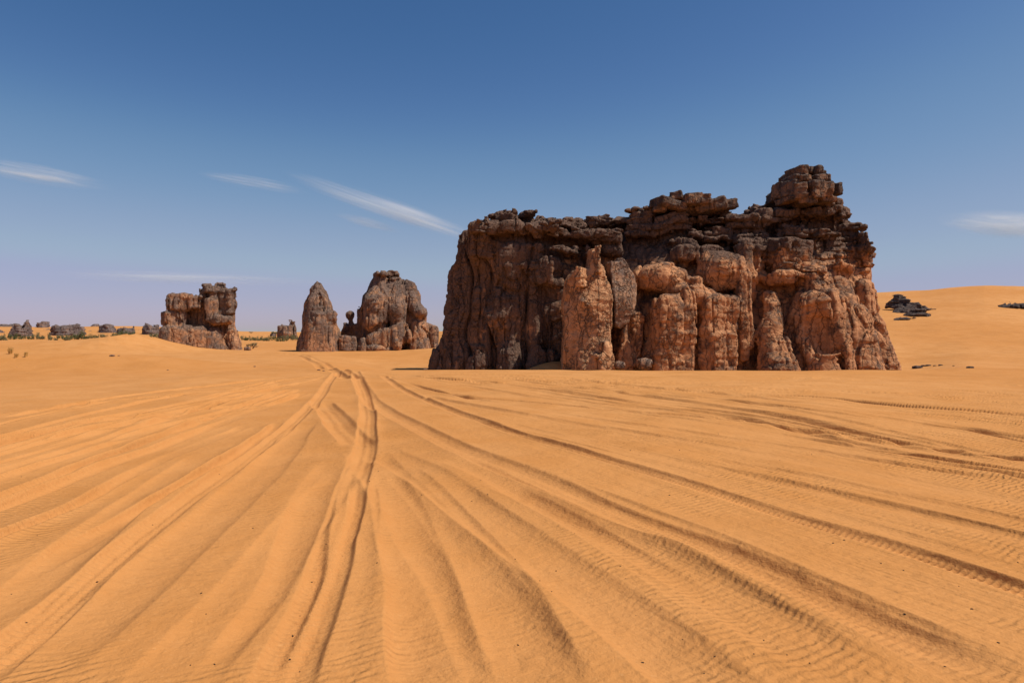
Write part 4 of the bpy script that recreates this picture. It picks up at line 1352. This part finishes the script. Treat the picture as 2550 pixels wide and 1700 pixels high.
def thorn_bush():
    g = ground_at(628, 868, 60)
    Y = g[1]
    u = Y / FP
    root = empty('dry_thorn_tree', g, 'leafless grey thorn tree leaning over beside the left rock stack', 'dead tree')
    r = np.random.default_rng(9)
    V, Q = [], []

    def grow(p, d, ln, w_, lev):
        e = p + d * ln
        twig_quads(V, Q, p, e, w_)
        if lev:
            for _ in range(4):
                nd = d + r.normal(size=3) * 0.55
                nd[2] = abs(nd[2]) * 0.8 + 0.1
                grow(p + d * ln * r.uniform(0.5, 1), nd / np.linalg.norm(nd), ln * 0.62, w_ * 0.6, lev - 1)
    grow(np.array([0, 0, -0.1]), np.array([0.5, 0, 0.85]), 11 * u, 0.09, 3)
    grow(np.array([-4 * u, 0, -0.1]), np.array([-0.7, 0, 0.7]), 10 * u, 0.07, 3)
    mesh_np('trunk', np.array(V), np.array(Q), M_wood, root, smooth=False)
    cs = [((x * u, 0.0, z * u), (6 * u, 6 * u, 3.5 * u)) for x, z in ((-8, 9), (0, 11), (6, 12))]
    V, Q = leaves(r, cs, 60, 0.05)
    mesh_np('foliage', V, Q, M_olive, root, smooth=False)


thorn_bush()
stone('stump_rock', 'squat brown block of rock beside the leafless thorn tree', 616, 872, 19, 197, M_mid, 'rock', None, 0.75, 60.0)


def tuft(px, py, hpx, wpx, seed, label):
    g = ground_at(px, py, 30)
    u = g[1] / FP
    r = np.random.default_rng(seed)
    V, Q = [], []
    for _ in range(80):
        a, t = r.uniform(0, 6.28), r.uniform(0.1, 1) ** 0.7
        b = np.array([math.cos(a), math.sin(a), 0]) * wpx * u * 0.18
        e = np.array([math.cos(a) * t * wpx * u * 0.5, math.sin(a) * t * wpx * u * 0.5, hpx * u * r.uniform(0.5, 1.0)])
        twig_quads(V, Q, b + [0, 0, -0.05], e, 0.012)
    o = mesh_np('grass_tuft', np.array(V), np.array(Q), M_straw, None, g, smooth=False)
    tag(o, label, 'dry grass', 'dry grass tufts on the left dune')


tuft(26, 881, 18, 16, 1, 'largest dry yellow grass tuft on the left dune')
tuft(41, 890, 11, 11, 2, 'small dry grass tuft between the two others on the left dune')
tuft(65, 889, 13, 10, 3, 'dry grass tuft standing rightmost of three on the left dune')


# ------------------------------------------------------------------ cirrus
def cloud_material(name, dens, sx, sy, seed, thr):
    m = bpy.data.materials.new(name)
    m.use_nodes = True
    t = m.node_tree
    t.nodes.clear()
    n = lambda ty: t.nodes.new('ShaderNode' + ty)
    o, sc_, tc, mp, nz = n('OutputMaterial'), n('VolumeScatter'), n('TexCoord'), n('Mapping'), n('TexNoise')
    mp.inputs['Scale'].default_value = (sx, 3.0, sy)
    mp.inputs['Location'].default_value = (seed, seed * 0.7, 0)
    nz.inputs['Scale'].default_value = 1.0
    nz.inputs['Detail'].default_value = 8
    nz.inputs['Roughness'].default_value = 0.62
    nz.inputs['Distortion'].default_value = 0.35
    t.links.new(tc.outputs['Object'], mp.inputs['Vector'])
    t.links.new(mp.outputs[0], nz.inputs['Vector'])
    ln = n('VectorMath')
    ln.operation = 'LENGTH'
    t.links.new(tc.outputs['Object'], ln.inputs[0])
    fall = n('MapRange')
    fall.interpolation_type = 'SMOOTHSTEP'
    for k, v in zip(('From Min', 'From Max', 'To Min', 'To Max'), (1.0, 0.1, 0.0, 1.0)):
        fall.inputs[k].default_value = v
    t.links.new(ln.outputs['Value'], fall.inputs['Value'])
    r = n('MapRange')
    r.interpolation_type = 'SMOOTHSTEP'
    for k, v in zip(('From Min', 'From Max', 'To Min', 'To Max'), (thr, thr + 0.3, 0.0, dens)):
        r.inputs[k].default_value = v
    t.links.new(nz.outputs[0], r.inputs['Value'])
    mu = n('Math')
    mu.operation = 'MULTIPLY'
    t.links.new(r.outputs[0], mu.inputs[0])
    t.links.new(fall.outputs[0], mu.inputs[1])
    t.links.new(mu.outputs[0], sc_.inputs['Density'])
    sc_.inputs['Color'].default_value = (1, 1, 1, 1)
    sc_.inputs['Anisotropy'].default_value = 0.0
    m.cycles.volume_step_rate = 0.4
    t.links.new(sc_.outputs[0], o.inputs['Volume'])
    return m


def cloud(a, b, thick, Y, label, dens, seed, sx=1.5, sy=2.2, thr=0.42):
    A, B = at(*a, Y), at(*b, Y)
    c = (A + B) / 2
    ln = np.linalg.norm(B - A) / 2
    th = thick * Y / FP
    V, Q = [], []
    nu, nv = 32, 16
    for i in range(nv + 1):
        for j in range(nu):
            p, t = math.pi * i / nv, 2 * math.pi * j / nu
            V.append((math.sin(p) * math.cos(t), math.sin(p) * math.sin(t), math.cos(p)))
    for i in range(nv):
        for j in range(nu):
            Q.append((i * nu + j, (i + 1) * nu + j, (i + 1) * nu + (j + 1) % nu, i * nu + (j + 1) % nu))
    o = mesh_np('cirrus_cloud', np.array(V), np.array(Q), cloud_material('cirrus_wisp', 7.0 * dens / th, sx, sy, seed, thr), None, c)
    o.scale = (ln, th * 1.0, th)
    ang = math.atan2(B[2] - A[2], B[0] - A[0])
    o.rotation_euler = (0, -ang, 0)
    tag(o, label, 'cloud', 'thin cirrus wisps')
    return o


CY_ = 12000.0
cloud((690, 424), (1240, 612), 30, CY_, 'long slanting white wisp of cloud reaching the left top of the massif', 0.34, 3.1, 1.1, 2.6, 0.40)
cloud((-120, 396), (300, 470), 30, CY_, 'thin white wisp of cloud at the left edge of the sky', 0.26, 7.7, 1.3, 2.6, 0.42)
cloud((2320, 545), (2700, 575), 40, CY_, 'feathery white cloud patch at the right edge of the sky', 0.30, 11.3, 1.8, 2.6, 0.38)
cloud((60, 680), (860, 706), 20, CY_, 'faint flat veil of cloud low above the left rock stack', 0.16, 15.9, 1.6, 2.4, 0.38)
cloud((480, 430), (780, 480), 20, CY_, 'barely visible streak of cloud left of the long slanting wisp', 0.14, 21.4, 1.2, 3.0, 0.40)
cloud((820, 530), (1010, 580), 16, CY_, 'short faint streak of cloud under the long slanting wisp', 0.14, 27.2, 1.2, 3.0, 0.38)
